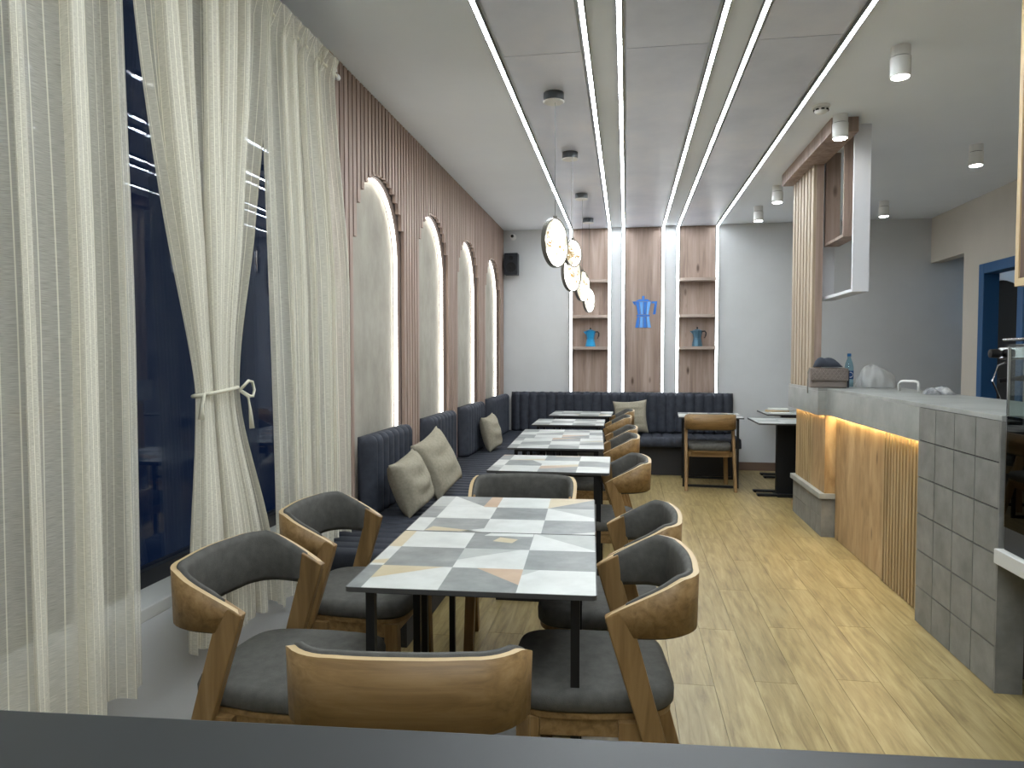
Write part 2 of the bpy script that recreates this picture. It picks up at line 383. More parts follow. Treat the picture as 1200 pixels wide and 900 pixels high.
# cladding: dark board with four arched openings, slats in front cut in steps around the arches
ARCH = [4.40, 5.655, 6.945, 8.255]; AW = 0.43; ASP, AR, ABOT = 2.03, 0.49, 0.46   # centres, half width, spring, rise, sill
def arch_top(y, hw=AW, rise=AR, pad=0.0):
    for c in ARCH:
        d = abs(y-c)
        if d < hw: return ASP + rise*math.sqrt(max(0, 1-(d/hw)**2)) + pad
    return None
def arch_outline(c, hw, rise, n=28):
    return [(c+hw, ABOT)] + [(c+hw*math.cos(PI*k/n), ASP+rise*math.sin(PI*k/n)) for k in range(n+1)] + [(c-hw, ABOT)]
bm = bmesh.new()
XB0, XB1 = -1.70, -1.575
edges = [WY1] + [(a+b)/2 for a, b in zip(ARCH, ARCH[1:])] + [BW]
for c, y0, y1 in zip(ARCH, edges, edges[1:]):
    o = arch_outline(c, AW+0.012, AR+0.012)
    left = [(y0, ABOT), (c-AW-0.012, ABOT)]; half = len(o)//2
    R_ = [p for p in o if p[0] >= c-1e-6]; L_ = [p for p in o if p[0] <= c+1e-6]
    top = max(p[1] for p in o)
    prism(bm, [(y1, ABOT), (y1, CEIL)] + [(c, CEIL), (c, top)] + list(reversed(R_))[1:], XB0, XB1, 'X')
    prism(bm, [(y0, CEIL), (y0, ABOT)] + list(reversed(L_)) [:-1] + [(c, top), (c, CEIL)], XB0, XB1, 'X')
box(bm, XB0, XB1, WY1, BW, 0, ABOT)
obj('cladding_board', bm, 'cladding_brown', struct_left)
obj('end_board', B(box, -1.70, LW, WY1-0.016, WY1, 0, CEIL-0.001), 'slat_wood', struct_left)
PITCH, SWID = 0.0625, 0.044
y = WY1+0.004; slat_cache = {}
while y+SWID < BW-0.005:
    ym = y+SWID/2; zb = 0.0
    near = [arch_top(q, AW+0.012, AR+0.012, 0.0) for q in (y, y+SWID)]
    near = [q for q in near if q]
    if near: zb = max(near)+0.004
    key = round(zb, 3)
    if key not in slat_cache:
        b2 = B(box, XB1, LW, 0, SWID, zb, CEIL-0.002); mm_ = bpy.data.meshes.new('slat'); b2.to_mesh(mm_); b2.free(); mm_.materials.append(MATS['slat_wood']); slat_cache[key] = mm_
    inst('slat', slat_cache[key], struct_left, (0, y, 0))
    y += PITCH
NICHE = ['lit arched plaster niche beside the window curtain', 'lit arched plaster niche second from the curtains',
         'lit arched plaster niche third from the curtains', 'lit arched plaster niche next to the corner with the wall speaker']
for c, lab in zip(ARCH, NICHE):
    t_ = thing('arched_niche', (-1.63, c, ABOT), lab, 'wall niche', 'arched niches in the slatted wall')
    n0 = arch_outline(0, AW+0.008, AR+0.008)
    bm = bmesh.new(); prism(bm, [(p[0], p[1]-ABOT) for p in n0], -0.06, 0.0, 'X'); obj('plaster_panel', bm, 'niche_plaster', t_)
    # LED tape lining the reveal
    o1 = [(p[0], p[1]-ABOT) for p in arch_outline(0, AW+0.004, AR+0.004)]; o2 = [(p[0], p[1]-ABOT) for p in arch_outline(0, AW-0.004, AR-0.004)]
    bm = bmesh.new(); x0, x1 = 0.010, 0.032
    vs = [[bm.verts.new((xx, p[0], p[1])) for p in oo] for xx, oo in ((x0, o1), (x1, o1), (x1, o2), (x0, o2))]
    for i in range(len(o1)-1):
        for j in range(4): bm.faces.new((vs[j][i], vs[(j+1) % 4][i], vs[(j+1) % 4][i+1], vs[j][i+1]))
    obj('led_tape', bm, 'led_niche', t_)

# ---- LED lines: along the ceiling, then down the back wall
LEDL = ['white LED line closest to the slatted wall, above the pendants', 'white LED line edging the pendant concrete strip on its aisle side',
        'white LED line edging the middle concrete strip on its pendant side', 'white LED line edging the middle concrete strip on its counter side',
        'white LED line edging the counter-side concrete strip on its inner side', 'white LED line closest to the counter downlights']
for x, lab in zip(SX, LEDL):
    t_ = thing('led_line', (x, BW, 0.95), lab, 'light', 'LED lines on ceiling and back wall')
    ca = obj('ceiling_run', B(box, -0.010, 0.010, -1.6-BW, -0.036, CEIL-0.95-0.026, CEIL-0.95-0.014), 'led_white', t_)
    wa = obj('wall_run', B(box, -0.014, 0.014, -0.036, -0.024, 0, CEIL-0.95-0.014), 'led_white_wall', t_)
    bm = bmesh.new()
    for s in (-1, 1): box(bm, s*0.0130-0.0025, s*0.0130+0.0025, -1.6-BW, -0.0365, CEIL-0.95-0.0258, CEIL-0.95); box(bm, s*0.0168-0.0025, s*0.0168+0.0025, -0.0358, 0, 0, CEIL-0.95-0.026)
    box(bm, -0.0104, 0.0104, -1.6-BW, -0.0365, CEIL-0.95-0.0135, CEIL-0.95); box(bm, -0.0142, 0.0142, -0.0235, 0, 0, CEIL-0.95-0.014)
    obj('profile', bm, 'aluminium', t_)

# ---- oak panels on the back wall with shelves
PANEL = []
for (a, b), lab in zip(((0, 1), (2, 3), (4, 5)), ('tall oak wall panel with three shelves behind the pendants', 'tall oak wall panel bearing a blue moka pot emblem', 'tall oak wall panel with three shelves on the counter side')):
    x0, x1 = SX[a]+0.022, SX[b]-0.022
    t_ = thing('wall_panel', ((x0+x1)/2, BW, 0.95), lab, 'wall panel', 'oak panels on the back wall'); PANEL.append(t_)
    h = (x1-x0)/2
    obj('panel_board', B(box, -h, h, -0.012, 0, 0, CEIL-0.95-0.013), 'panel_oak', t_)
    if a != 2:
        for z in (1.515, 1.905, 2.345):
            bm = bmesh.new()                     # shelf with a bowed front edge
            pts = [(-h, -0.012), (h, -0.012)] + [(h-2*h*k/10, -0.135-0.03*math.sin(PI*k/10)) for k in range(11)]
            prism(bm, pts, z-0.95-0.036, z-0.95, 'Z')
            obj('shelf', bm, 'shelf_oak', t_, bevel=0.002)

def moka_flat(bm, th):
    """flat moka pot silhouette in XZ, facets of two blues; origin at base centre, about 0.31 wide and 0.40 tall"""
    for k in range(4):                # base, waist and upper body in four facets
        def xs(w): return -w + 2*w*k/4 + 0.003, -w + 2*w*(k+1)/4 - 0.003
        a0, a1 = xs(0.10); b0, b1 = xs(0.075); c0, c1 = xs(0.068); d0, d1 = xs(0.095)
        prism(bm, [(a0, 0), (a1, 0), (b1, 0.135), (b0, 0.135)], -th, 0, 'Y', mi=k % 2)
        prism(bm, [(c0, 0.165), (c1, 0.165), (d1, 0.32), (d0, 0.32)], -th, 0, 'Y', mi=k % 2)
    prism(bm, [(-0.08, 0.14), (0.08, 0.14), (0.08, 0.16), (-0.08, 0.16)], -th, 0, 'Y')
    prism(bm, [(-0.098, 0.325), (0.098, 0.325), (0.05, 0.352), (-0.05, 0.352)], -th, 0, 'Y')
    prism(bm, [(-0.012, 0.353), (0.012, 0.353), (0.016, 0.392), (-0.016, 0.392)], -th, 0, 'Y')
    prism(bm, [(-0.096, 0.27), (-0.096, 0.325), (-0.135, 0.325), (-0.12, 0.30)], -th, 0, 'Y')      # spout
    prism(bm, [(0.10, 0.30), (0.165, 0.30), (0.172, 0.325), (0.10, 0.325)], -th, 0, 'Y')           # handle
    prism(bm, [(0.14, 0.30), (0.165, 0.30), (0.150, 0.165), (0.118, 0.165)], -th, 0, 'Y')
e = obj('moka_pot_emblem', B(moka_flat, 0.008), ['emblem_blue', 'emblem_light'], PANEL[1]); e.location = (0.005, -0.013, 0.80)

def moka_pot(loc, mat, lab, rz):
    t_ = thing('moka_pot', loc, lab, 'moka pot', 'moka pots on the wall shelves', rz)
    obj('base', B(lathe, [(0.062, 0), (0.064, 0.006), (0.048, 0.088), (0.050, 0.096)], n=8), mat, t_)
    bm = bmesh.new(); lathe(bm, [(0.046, 0.097), (0.044, 0.105), (0.062, 0.185), (0.064, 0.19)], n=8)
    prism(bm, [(-0.055, 0.150), (-0.090, 0.188), (-0.058, 0.188)], -0.015, 0.015, 'Y'); obj('upper_pot', bm, mat, t_)
    l_ = obj('lid', B(lathe, [(0.064, 0.191), (0.03, 0.208), (0.008, 0.212)], n=8), mat, t_)
    obj('knob', B(lathe, [(0.006, 0.212), (0.010, 0.222), (0.008, 0.236), (0.0001, 0.238)], n=10), 'black_plastic', l_)
    obj('handle', B(tube, [(0.058, 0, 0.182), (0.088, 0, 0.186), (0.104, 0, 0.165), (0.100, 0, 0.130), (0.086, 0, 0.102)], 0.0085, 8), 'black_plastic', t_)
moka_pot((-0.443, BW-0.085, 1.515), 'pot_blue', 'sky blue moka pot on the lowest shelf behind the pendants', 0)
moka_pot((0.852, BW-0.085, 1.515), 'pot_steel_blue', 'steel blue moka pot on the lowest shelf on the counter side', 0)

# ---- wall speaker and camera in the back corner
t_ = thing('wall_speaker', (-1.435, BW, 2.42), 'small dark loudspeaker mounted in the back corner', 'speaker')
obj('cabinet', B(box, -0.085, 0.085, -0.17, -0.03, 0, 0.27), 'speaker_black', t_, bevel=0.008)
obj('woofer', B(lathe, [(0.058, -0.171), (0.062, -0.176), (0.05, -0.173), (0.02, -0.1715), (0.0001, -0.175)], (0, 0, 0.09), 20, 0, 'Y'), 'speaker_cone', t_)
obj('tweeter', B(lathe, [(0.026, -0.171), (0.028, -0.175), (0.0001, -0.172)], (0, 0, 0.205), 16, 0, 'Y'), 'speaker_cone', t_)
obj('bracket', B(box, -0.02, 0.02, -0.03, 0, 0.10, 0.17), 'black_steel', t_)
t_ = thing('security_camera', (-1.43, BW, 2.88), 'small white dome security camera above the wall speaker', 'camera')
obj('mount', B(lathe, [(0.04, 0), (0.04, -0.02)], (0, 0, 0.03), 16, 0, 'Y'), 'white_metal', t_)
obj('body', B(lathe, [(0.0001, -0.1), (0.03, -0.098), (0.034, -0.06), (0.03, -0.02)], (0, 0, 0.03), 16, 0, 'Y'), 'white_metal', t_)
obj('lens', B(lathe, [(0.0001, -0.108), (0.018, -0.106), (0.02, -0.098)], (0, 0, 0.03), 14, 0, 'Y'), 'black_plastic', t_)

# ================================================================== CEILING FIXTURES
def downlight(x, y, lab):
    t_ = thing('ceiling_spotlight', (x, y, CEIL), lab, 'spotlight', 'white cylinder ceiling spotlights')
    obj('base', B(lathe, [(0.047, -0.052), (0.047, 0)], n=28), 'white_metal', t_)
    bm = bmesh.new(); lathe(bm, [(0.044, -0.155), (0.049, -0.152), (0.050, -0.057), (0.044, -0.0555)], n=28); obj('barrel', bm, 'white_metal', t_, smooth=False)
    obj('neck', B(lathe, [(0.043, -0.0558), (0.043, -0.0522)], n=20), 'grout_dark', t_)
    obj('lens', B(lathe, [(0.0001, -0.160), (0.040, -0.1585), (0.0425, -0.1552)], n=24), 'lamp_face', t_)
for x, y, lab in ((1.40, 4.03, 'white cylinder spotlight between smoke detector and tiled counter end'), (1.40, 5.085, 'white cylinder spotlight in front of the wooden ceiling beam'),
                  (1.40, 7.08, 'white cylinder spotlight just behind the wooden ceiling beam'), (1.39, 8.005, 'white cylinder spotlight nearest the back wall beside the LED line'),
                  (2.62, 5.96, 'white cylinder spotlight behind the counter, farther from the back wall'), (2.63, 7.95, 'white cylinder spotlight behind the counter, near the back wall'),
                  (1.40, 2.9, 'unseen white cylinder spotlight kept for its light over the glass display case'), (2.62, 3.9, 'unseen white cylinder spotlight kept for its light over the coffee machine')):  # these two hang out of view, kept for the light they add
    downlight(x, y, lab)
t_ = thing('smoke_detector', (1.225, 4.88, CEIL), 'round white smoke detector with dark slots beside the LED line', 'smoke detector')
obj('base', B(lathe, [(0.052, -0.016), (0.055, -0.012), (0.055, 0)], n=24), 'white_metal', t_)
obj('head', B(lathe, [(0.0001, -0.050), (0.028, -0.048), (0.042, -0.036), (0.046, -0.017)], n=24), 'white_metal', t_, smooth=True)
for k in range(8):
    a = 2*PI*k/8; obj('slot', B(obox, (0.043*math.cos(a), 0.043*math.sin(a), -0.030), (0.006, 0.020, 0.009), Matrix.Rotation(a, 3, 'Z')), 'grout_dark', t_)

def pendant(y, discs, lab):
    x = -0.445
    t_ = thing('pendant_lamp', (x, y, CEIL-0.012), lab, 'pendant lamp', 'round glowing pendants over the tables')
    obj('canopy', B(lathe, [(0.058, -0.05), (0.062, -0.046), (0.062, 0)], n=28), 'canopy_metal', t_)
    obj('canopy_plate', B(lathe, [(0.058, -0.0565), (0.066, -0.0505)], n=28), 'white_metal', t_)
    for dx, dy, z, r, rz in discs:
        R = Matrix.Rotation(rz, 3, 'Z'); zc = z - (CEIL-0.012)
        obj('wire', B(tube, [(dx, dy, -0.056), (dx, dy, zc+r+0.02)], 0.0016, 6), 'canopy_metal', t_)
        bm = bmesh.new()                                  # ring: axis along local Y, then turned
        lathe(bm, [(r, -0.013), (r+0.008, -0.013), (r+0.008, 0.013), (r, 0.013)], (0, 0, 0), 48, 0, 'Y')
        bmesh.ops.delete(bm, geom=[f for f in bm.faces if len(f.verts) > 4], context='FACES_ONLY')
        box(bm, -0.010, 0.010, -0.008, 0.008, r+0.008, r+0.022)
        rg = obj('ring', bm, 'ring_metal', t_); rg.location = (dx, dy, zc); rg.rotation_euler.z = rz
        d = obj('glow_disc', B(lathe, [(0.0001, -0.010), (r-0.0005, -0.009), (r-0.0005, 0.009), (0.0001, 0.010)], (0, 0, 0), 48, 0, 'Y'), 'pendant_glow', rg)
        bm = bmesh.new(); rn = random.Random(int(y*100)+int(z*1000))       # gold leaf flakes scattered in a slanting band on both faces
        for k in range(70):
            u = rn.uniform(-0.85, 0.85)*r; w = rn.gauss(-0.18, 0.30)*r - 0.25*u
            if u*u+w*w > (0.86*r)**2: continue
            q = rn.uniform(0.006, 0.015); a0 = rn.uniform(0, 6.3)
            for yy in (-0.0108, 0.0108):
                pts = [(u+q*rn.uniform(0.5, 1.2)*math.cos(a0+2*PI*m/5), yy, w+q*rn.uniform(0.4, 1.0)*math.sin(a0+2*PI*m/5)) for m in range(5)]
                bm.faces.new([bm.verts.new(p_) for p_ in pts])
        gl_ = obj('gold_leaf', bm, 'gold_leaf', rg); gl_['kind'] = 'stuff'
RZ = math.radians(67)
pendant(4.36, [(0.01, 0, 2.085, 0.142, RZ)], 'round glowing pendant in a metal ring, above the lone single table')
pendant(5.63, [(0.03, -0.12, 2.185, 0.098, math.radians(58)), (0.01, 0.03, 2.055, 0.142, RZ)], 'pendant with two glowing discs, one smaller above, over the far double table')
pendant(7.06, [(0.01, 0, 2.085, 0.142, RZ)], 'round glowing pendant above the second table from the back bench')
pendant(8.32, [(0.01, 0, 2.042, 0.132, RZ)], 'round glowing pendant above the table at the back bench')

# ================================================================== CURTAINS
rod = thing('curtain_rod', (-1.45, 3.44, 2.80), 'thin white curtain rod along the dark window, below the ceiling', 'curtain rod')
obj('pole', B(tube, [(0, 0, 0), (0, -5.4, 0)], 0.010, 12), 'linen_tie', rod)
obj('finial', B(lathe, [(0.0001, 0.035), (0.013, 0.03), (0.016, 0.012), (0.012, 0.0)], (0, 0, 0), 14, 0, 'Y'), 'white_metal', rod)
for y in (-0.02, -2.6): obj('bracket', B(box, -0.17, 0.012, y-0.008, y+0.008, 0.012, 0.030), 'white_metal', rod)

def curtain(name, lab, edge, z0, z1, nf, cloth, amp, seed, xoff=None, nu=420, nv=90, hem=None, swing=0.85):
    """edge(z)->(y_left,y_right); folds run vertically, tight gathers at the rod pocket"""
    rn = random.Random(seed)
    ph = [rn.uniform(0, 2*PI) for _ in range(6)]
    fs = [nf, nf*2.3+0.4, nf*0.41]
    bm = bmesh.new(); uvl = bm.loops.layers.uv.new('UVMap'); grid = []
    for j in range(nv+1):
        tz = j/nv; z = z1 + (z0-z1)*(tz**1.0)
        yl, yr = edge(z); wdt = yr-yl; row = []
        A = amp(z)
        hd = max(0.0, 1-(z1-z)/0.10)                     # header gathers
        for i in range(nu+1):
            s = i/nu
            sw = s + 0.012*math.sin(2*PI*fs[2]*s+ph[3]) + 0.006*math.sin(2*PI*nf*s*0.9+ph[4]+1.3*tz)
            f = math.sin(2*PI*fs[0]*s+ph[0]+0.35*math.sin(2.1*tz+ph[5])) * 0.70 + math.sin(2*PI*fs[1]*s+ph[1]+0.5*tz)*0.13 + math.sin(2*PI*fs[2]*s+ph[2]+0.8*tz)*0.35
            f = math.tanh(1.5*f)
            g = math.sin(2*PI*nf*3.3*s+ph[2]) * 0.012 * hd
            x = -1.45 + A*f*(1-0.9*hd) + g + 0.036*hd + (xoff(z, s) if xoff else 0)
            y = yl + wdt*min(max(sw, -0.02), 1.02) + swing*A*math.cos(2*PI*fs[0]*s+ph[0]+0.35*math.sin(2.1*tz+ph[5]))*(1-hd)*min(1, 8*s, 8*(1-s))
            zz = z + (0.010*math.sin(2*PI*nf*3.3*s) if j == 0 else 0) - 0.012*tz*math.sin(2*PI*fs[2]*s+ph[3])*(1 if tz > 0.95 else 0)
            if hem: zz += hem(y)*tz
            row.append(bm.verts.new((x, y, zz)))
        grid.append(row)
    for j in range(nv):
        for i in range(nu):
            f = bm.faces.new((grid[j][i], grid[j][i+1], grid[j+1][i+1], grid[j+1][i])); f.smooth = True
            for lp, (a, b) in zip(f.loops, ((i, j), (i+1, j), (i+1, j+1), (i, j+1))):
                lp[uvl].uv = (cloth*a/nu, (z1-z0)*b/nv)
    return bm
def lerp(a, b, t): return a+(b-a)*max(0, min(1, t))
def smooth(t): t = max(0, min(1, t)); return t*t*(3-2*t)
# 1: broad panel closest to the camera, hanging free
c1 = thing('sheer_curtain', (-1.45, 1.2, 0.36), 'broad striped sheer curtain hanging loose, the one farthest from the slatted wall', 'curtain', 'sheer window curtains')
b1 = curtain('c1', '', lambda z: (0.45, 1.935+0.03*smooth((2.6-z)/1.2)), 0.37, 2.845, 8.5, 2.9, lambda z: 0.050, 3, swing=1.25)
o = obj('cloth', b1, 'sheer_linen', c1); o.location = (1.45, -1.2, -0.36)
# 2: tied in at the waist
def e2(z):
    zt = 1.27
    if z >= zt:
        t = (z-zt)/(2.83-zt)
        return lerp(2.225, 1.955, smooth(min(1, t*1.05))**0.62), lerp(2.465, 2.70, smooth(t)**0.9 if t < 1 else 1)
    t = smooth((zt-z)/(zt-0.36)*1.0)
    return lerp(2.225, 2.17, t), lerp(2.465, 2.70, t**0.8)
def a2(z):
    d = abs(z-1.27)
    return 0.026 + 0.030*smooth(d/0.6)
c2 = thing('sheer_curtain', (-1.45, 2.35, 0.38), 'striped sheer curtain tied in at the waist with a cord', 'curtain', 'sheer window curtains')
o = obj('cloth', curtain('c2', '', e2, 0.38, 2.845, 6.0, 1.9, a2, 11, swing=1.0, nu=360, nv=120), 'sheer_linen', c2); o.location = (1.45, -2.35, -0.38)
ring = [(0.048*math.cos(a), 0.118*math.sin(a)-0.010, 0.885+0.012*math.sin(a+0.6)) for a in [2*PI*k/24 for k in range(24)]]
obj('tie_cord', B(tube, ring, 0.007, 8, closed=True), 'linen_tie', c2, smooth=True)
for nm, pts, rr in (('tie_loop', [(0.035, 0.085, 0.885), (0.055, 0.115, 0.92), (0.05, 0.150, 0.915), (0.05, 0.165, 0.885), (0.048, 0.158, 0.86), (0.05, 0.13, 0.862), (0.04, 0.09, 0.883)], 0.006),
                    ('tie_tail', [(0.035, 0.085, 0.885), (0.052, 0.115, 0.86), (0.052, 0.13, 0.81), (0.055, 0.135, 0.74)], [0.005, 0.005, 0.006, 0.010]),
                    ('tie_tail', [(0.04, -0.12, 0.885), (0.048, -0.155, 0.885), (0.05, -0.175, 0.85), (0.05, -0.18, 0.80)], [0.005, 0.005, 0.006, 0.011])):
    obj(nm, B(tube, pts, rr, 8), 'linen_tie', c2, smooth=True)
# 3: by the slatted wall
c3 = thing('sheer_curtain', (-1.45, 3.1, 0.32), 'striped sheer curtain hanging next to the slatted wall', 'curtain', 'sheer window curtains')
o = obj('cloth', curtain('c3', '', lambda z: (lerp(2.72, 2.80, smooth((2.8-z)/2.4)), lerp(3.38, 3.56, smooth((2.8-z)/1.2))), 0.32, 2.845, 6.5, 1.6, lambda z: 0.036, 21, nu=320, hem=lambda y: 0.15*smooth((y-3.04)/0.12)), 'sheer_linen', c3); o.location = (1.45, -3.1, -0.32)

# ================================================================== BANQUETTE
def channel_back(bm, length, h, n, depth, base=0.03, scallop=0.02):
    """channel-tufted back: cushion face toward +X, running along Y from 0, rounded top; origin at lower rear corner"""
    per = 10; NZ = 14; w = length/n; rows = []
    prof = []                                            # (x factor, z) from bottom front, over the top, down the rear
    for k in range(NZ+1):
        tt = k/NZ
        prof.append((1.0, h*0.90*tt))
    for k in range(1, 7):
        a = PI/2*k/6; prof.append((1.0-0.45*(1-math.cos(a)), h*0.90+h*0.10*math.sin(a)))
    for px_, pz in prof:
        row = []
        for i in range(n*per+1):
            u = (i/per) % 1.0; lobe = math.sqrt(max(0, 1-(2*u-1)**2)) if 0 < u < 1 else 0
            end = min(i, n*per-i)/per; e_ = math.sqrt(min(1, end*1.6+0.02))
            x = (base + (depth-base)*(0.45+0.55*lobe)) * px_
            x *= 0.35+0.65*e_
            z = pz - (scallop*(1-lobe)+0.035*(1-e_))*(pz/h)**3
            row.append(bm.verts.new((x, i/per*w, z)))
        rows.append(row)
    back = [bm.verts.new((0, i/per*w, h*0.985)) for i in range(n*per+1)]; backb = [bm.verts.new((0, i/per*w, 0)) for i in range(n*per+1)]
    rows += [back, backb]; rows.append(rows[0])
    for A_, B_ in zip(rows, rows[1:]):
        for i in range(n*per): bm.faces.new((A_[i], A_[i+1], B_[i+1], B_[i]))
    for i in (0, n*per): bm.faces.new([r[i] for r in rows[:-1]])
def channel_seat(bm, length, depth, n, z0, h):
    """channelled seat pad along Y, rolls run across (X); front edge at +X"""
    per = 8; prof = [(0.0, 0.0), (0.0, 1.0)] + [(depth-0.05, 1.0)] + [(depth-0.05+0.05*math.sin(a), 0.45+0.55*math.cos(a)) for a in [PI/2*k/5 for k in range(1, 6)]] + [(depth, 0.15), (depth-0.02, 0.0)]
    rows = []
    for px_, q in prof:
        row = []
        for i in range(n*per+1):
            u = (i/per) % 1.0; lobe = math.sqrt(max(0, 1-(2*u-1)**2)) if 0 < u < 1 else 0
            z = z0 + h*q - (0.016*(1-lobe) if q > 0.5 else 0); x = px_ - (0.012*(1-lobe) if (px_ > depth-0.03 and q > 0.1) else 0)
            row.append(bm.verts.new((x, i/per*length/n, z)))
        rows.append(row)
    rows.append(rows[0])
    for A_, B_ in zip(rows, rows[1:]):
        for i in range(n*per): bm.faces.new((A_[i], A_[i+1], B_[i+1], B_[i]))
    for i in (0, n*per): bm.faces.new([r[i] for r in rows[:-1]])
SEATZ = 0.455
BK = [(3.94, 4.76), (5.21, 6.05), (6.43, 7.31), (7.74, 8.855)]
BKL = ['channel-tufted charcoal backrest below the niche beside the curtain', 'channel-tufted charcoal backrest below the second niche, behind the leaning cushion',
       'channel-tufted charcoal backrest below the third niche', 'channel-tufted charcoal backrest below the niche next to the back corner']
for (y0, y1), lab in zip(BK, BKL):
    o = obj('backrest', B(channel_back, y1-y0, 0.47, 8 if y0 < 7.5 else 11, 0.10), 'bench_velvet', smooth=True); o.location = (LW+0.001, y0, SEATZ+0.001)
    tag(o, lab, 'backrest', 'tufted backrests along the slatted wall')
o = obj('backrest', B(channel_back, 2.73, 0.495, 24, 0.10, 0.03, 0.034), 'bench_velvet', smooth=True)
o.location = (1.285, BW-0.04, SEATZ-0.02); o.rotation_euler.z = PI/2
# turned so the face looks to -Y
o.rotation_euler.z = -PI/2; o.location = (-1.445, BW-0.04, SEATZ+0.001)
tag(o, 'long channel-tufted navy backrest across the back wall under the oak panels', 'backrest')
bench = thing('banquette', (LW+0.003, 3.20, 0), 'long channelled charcoal bench seat along the slatted wall', 'bench')
obj('seat', B(channel_seat, 5.77, 0.60, 55, 0.345, 0.11), 'bench_velvet', bench, smooth=True)
obj('base', B(box, 0.0, 0.52, 0.02, 5.75, 0.0, 0.345), 'bench_base', bench)
bench2 = thing('banquette', (-0.945, BW-0.02, 0), 'channelled navy bench seat below the back wall', 'bench')
s = obj('seat', B(channel_seat, 2.25, 0.60, 18, 0.335, 0.12), 'bench_velvet', bench2, smooth=True); s.rotation_euler.z = -PI/2
obj('base', B(box, 0.0, 2.18, -0.50, 0.0, 0.0, 0.335), 'bench_base', bench2)
# dark wall board behind the back bench
def cushion(name, loc, size, th, rot, lab, mat='cushion_linen', pleats=0):
    n = 18; bm = bmesh.new()
    top, bot = [], []
    for j in range(n+1):
        ra, rb = [], []
        for i in range(n+1):
            u, v = i/n*2-1, j/n*2-1
            pin = 1 - 0.10*(1-abs(u)**2.0)*abs(v)**6 ; pin2 = 1 - 0.10*(1-abs(v)**2.0)*abs(u)**6
            puff = (max(0, 1-abs(u)**2.4)*max(0, 1-abs(v)**2.4))**0.42
            wr = 0.012*math.sin(9*u+3*v*v)*(1-abs(v))*puff + (0.012*math.sin(pleats*PI*u) if pleats else 0)*puff
            x, y = u*size/2*pin2, v*size/2*pin
            ra.append(bm.verts.new((x, y, th*puff+wr+0.004))); rb.append(bm.verts.new((x, y, -th*puff-0.004)))
        top.append(ra); bot.append(rb)
    for j in range(n):
        for i in range(n):
            bm.faces.new((top[j][i], top[j][i+1], top[j+1][i+1], top[j+1][i])); bm.faces.new((bot[j][i], bot[j+1][i], bot[j+1][i+1], bot[j][i+1]))
    for i in range(n):
        bm.faces.new((top[0][i], bot[0][i], bot[0][i+1], top[0][i+1])); bm.faces.new((top[n][i], top[n][i+1], bot[n][i+1], bot[n][i]))
        bm.faces.new((top[i][0], top[i+1][0], bot[i+1][0], bot[i][0])); bm.faces.new((top[i][n], bot[i][n], bot[i+1][n], top[i+1][n]))
    o = obj(name, bm, mat, smooth=True); o.location = loc
    o.rotation_euler = rot
    return tag(o, lab, 'cushion', 'linen cushions on the bench')
def leanrot(face_dir_deg, lean_deg, roll_deg):
    """cushion standing on its edge, face normal pointing at azimuth face_dir, leaning back, rolled in its plane"""
    M = Matrix.Rotation(math.radians(face_dir_deg), 3, 'Z') @ Matrix.Rotation(math.radians(90-lean_deg), 3, 'Y') @ Matrix.Rotation(math.radians(roll_deg), 3, 'Z')
    return M.to_euler()
cushion('cushion', (-1.275, 4.10, 0.632), 0.34, 0.088, leanrot(-10, 18, 10), 'plump beige cushion against the backrest beside the curtain')
cushion('cushion', (-1.255, 4.63, 0.675), 0.41, 0.080, leanrot(-14, 22, 14), 'larger grey-beige cushion leaning in front of the second backrest')
cushion('cushion', (-1.335, 6.98, 0.634), 0.35, 0.075, leanrot(-8, 14, 4), 'pale cushion alone against the third backrest, far along the bench')
cushion('cushion', (0.055, 8.70, 0.660), 0.41, 0.08, leanrot(-92, 14, 4), 'ribbed pale cushion on the back bench', pleats=7)

# ================================================================== TABLES
def clip_poly(poly, L, D):
    def cl(ps, f, inter):
        out = []
        for a, b in zip(ps, ps[1:]+ps[:1]):
            fa, fb = f(a), f(b)
            if fa >= 0: out.append(a)
            if (fa >= 0) != (fb >= 0): t = fa/(fa-fb); out.append((a[0]+(b[0]-a[0])*t, a[1]+(b[1]-a[1])*t))
        return out
    for f in (lambda p: p[0]+L, lambda p: L-p[0], lambda p: p[1]+D, lambda p: D-p[1]):
        poly = cl(poly, f, None)
        if not poly: return []
    return poly
# marble slots: 0 edge, 1 white, 2 grey, 3 pale, 4 tan, 5 rust
TM = ['table_edge', 'marble_white', 'marble_grey', 'marble_pale', 'marble_tan', 'marble_rust']
def pattern(rn, W_, D_, first=None):
    """checker of square 'tiles' printed on the top, some cut by slanting pieces; returns [(poly, slot)]"""
    c = 0.2167; out = []
    ox = -W_/2 - c + 0.047 if first else -W_/2 - c + rn.uniform(0.03, 0.2); oy = -D_/2
    for r in range(3):
        for k in range(5):
            x0, x1, y0, y1 = ox+k*c, ox+(k+1)*c, oy+r*c, oy+(r+1)*c
            base = 1 if (r+k+(0 if first else rn.randint(0, 0))) % 2 else 2
            cell = [(x0, y0), (x1, y0), (x1, y1), (x0, y1)]
            out.append((cell, base))
            typ = rn.random()
            alt = rn.choice([2, 3, 3, 4] if base == 1 else [1, 1, 4, 5, 3])
            h = rn.uniform(0.25, 0.75)*c
            if typ < 0.22: out.append(([(x0, y1), (x0, y1-h), (x1, y1)], alt))
            elif typ < 0.40: out.append(([(x1, y1), (x0+h, y1), (x1, y1-h)], alt))
            elif typ < 0.52: out.append(([(x0, y0), (x1, y0), (x1, y0+h*0.6)], alt))
            elif typ < 0.60: out.append(([(x0+0.05, y1-0.035), (x1-0.01, y1-0.035), (x1-0.01, y1-0.005), (x0+0.06, y1-0.005)], alt))
    return out
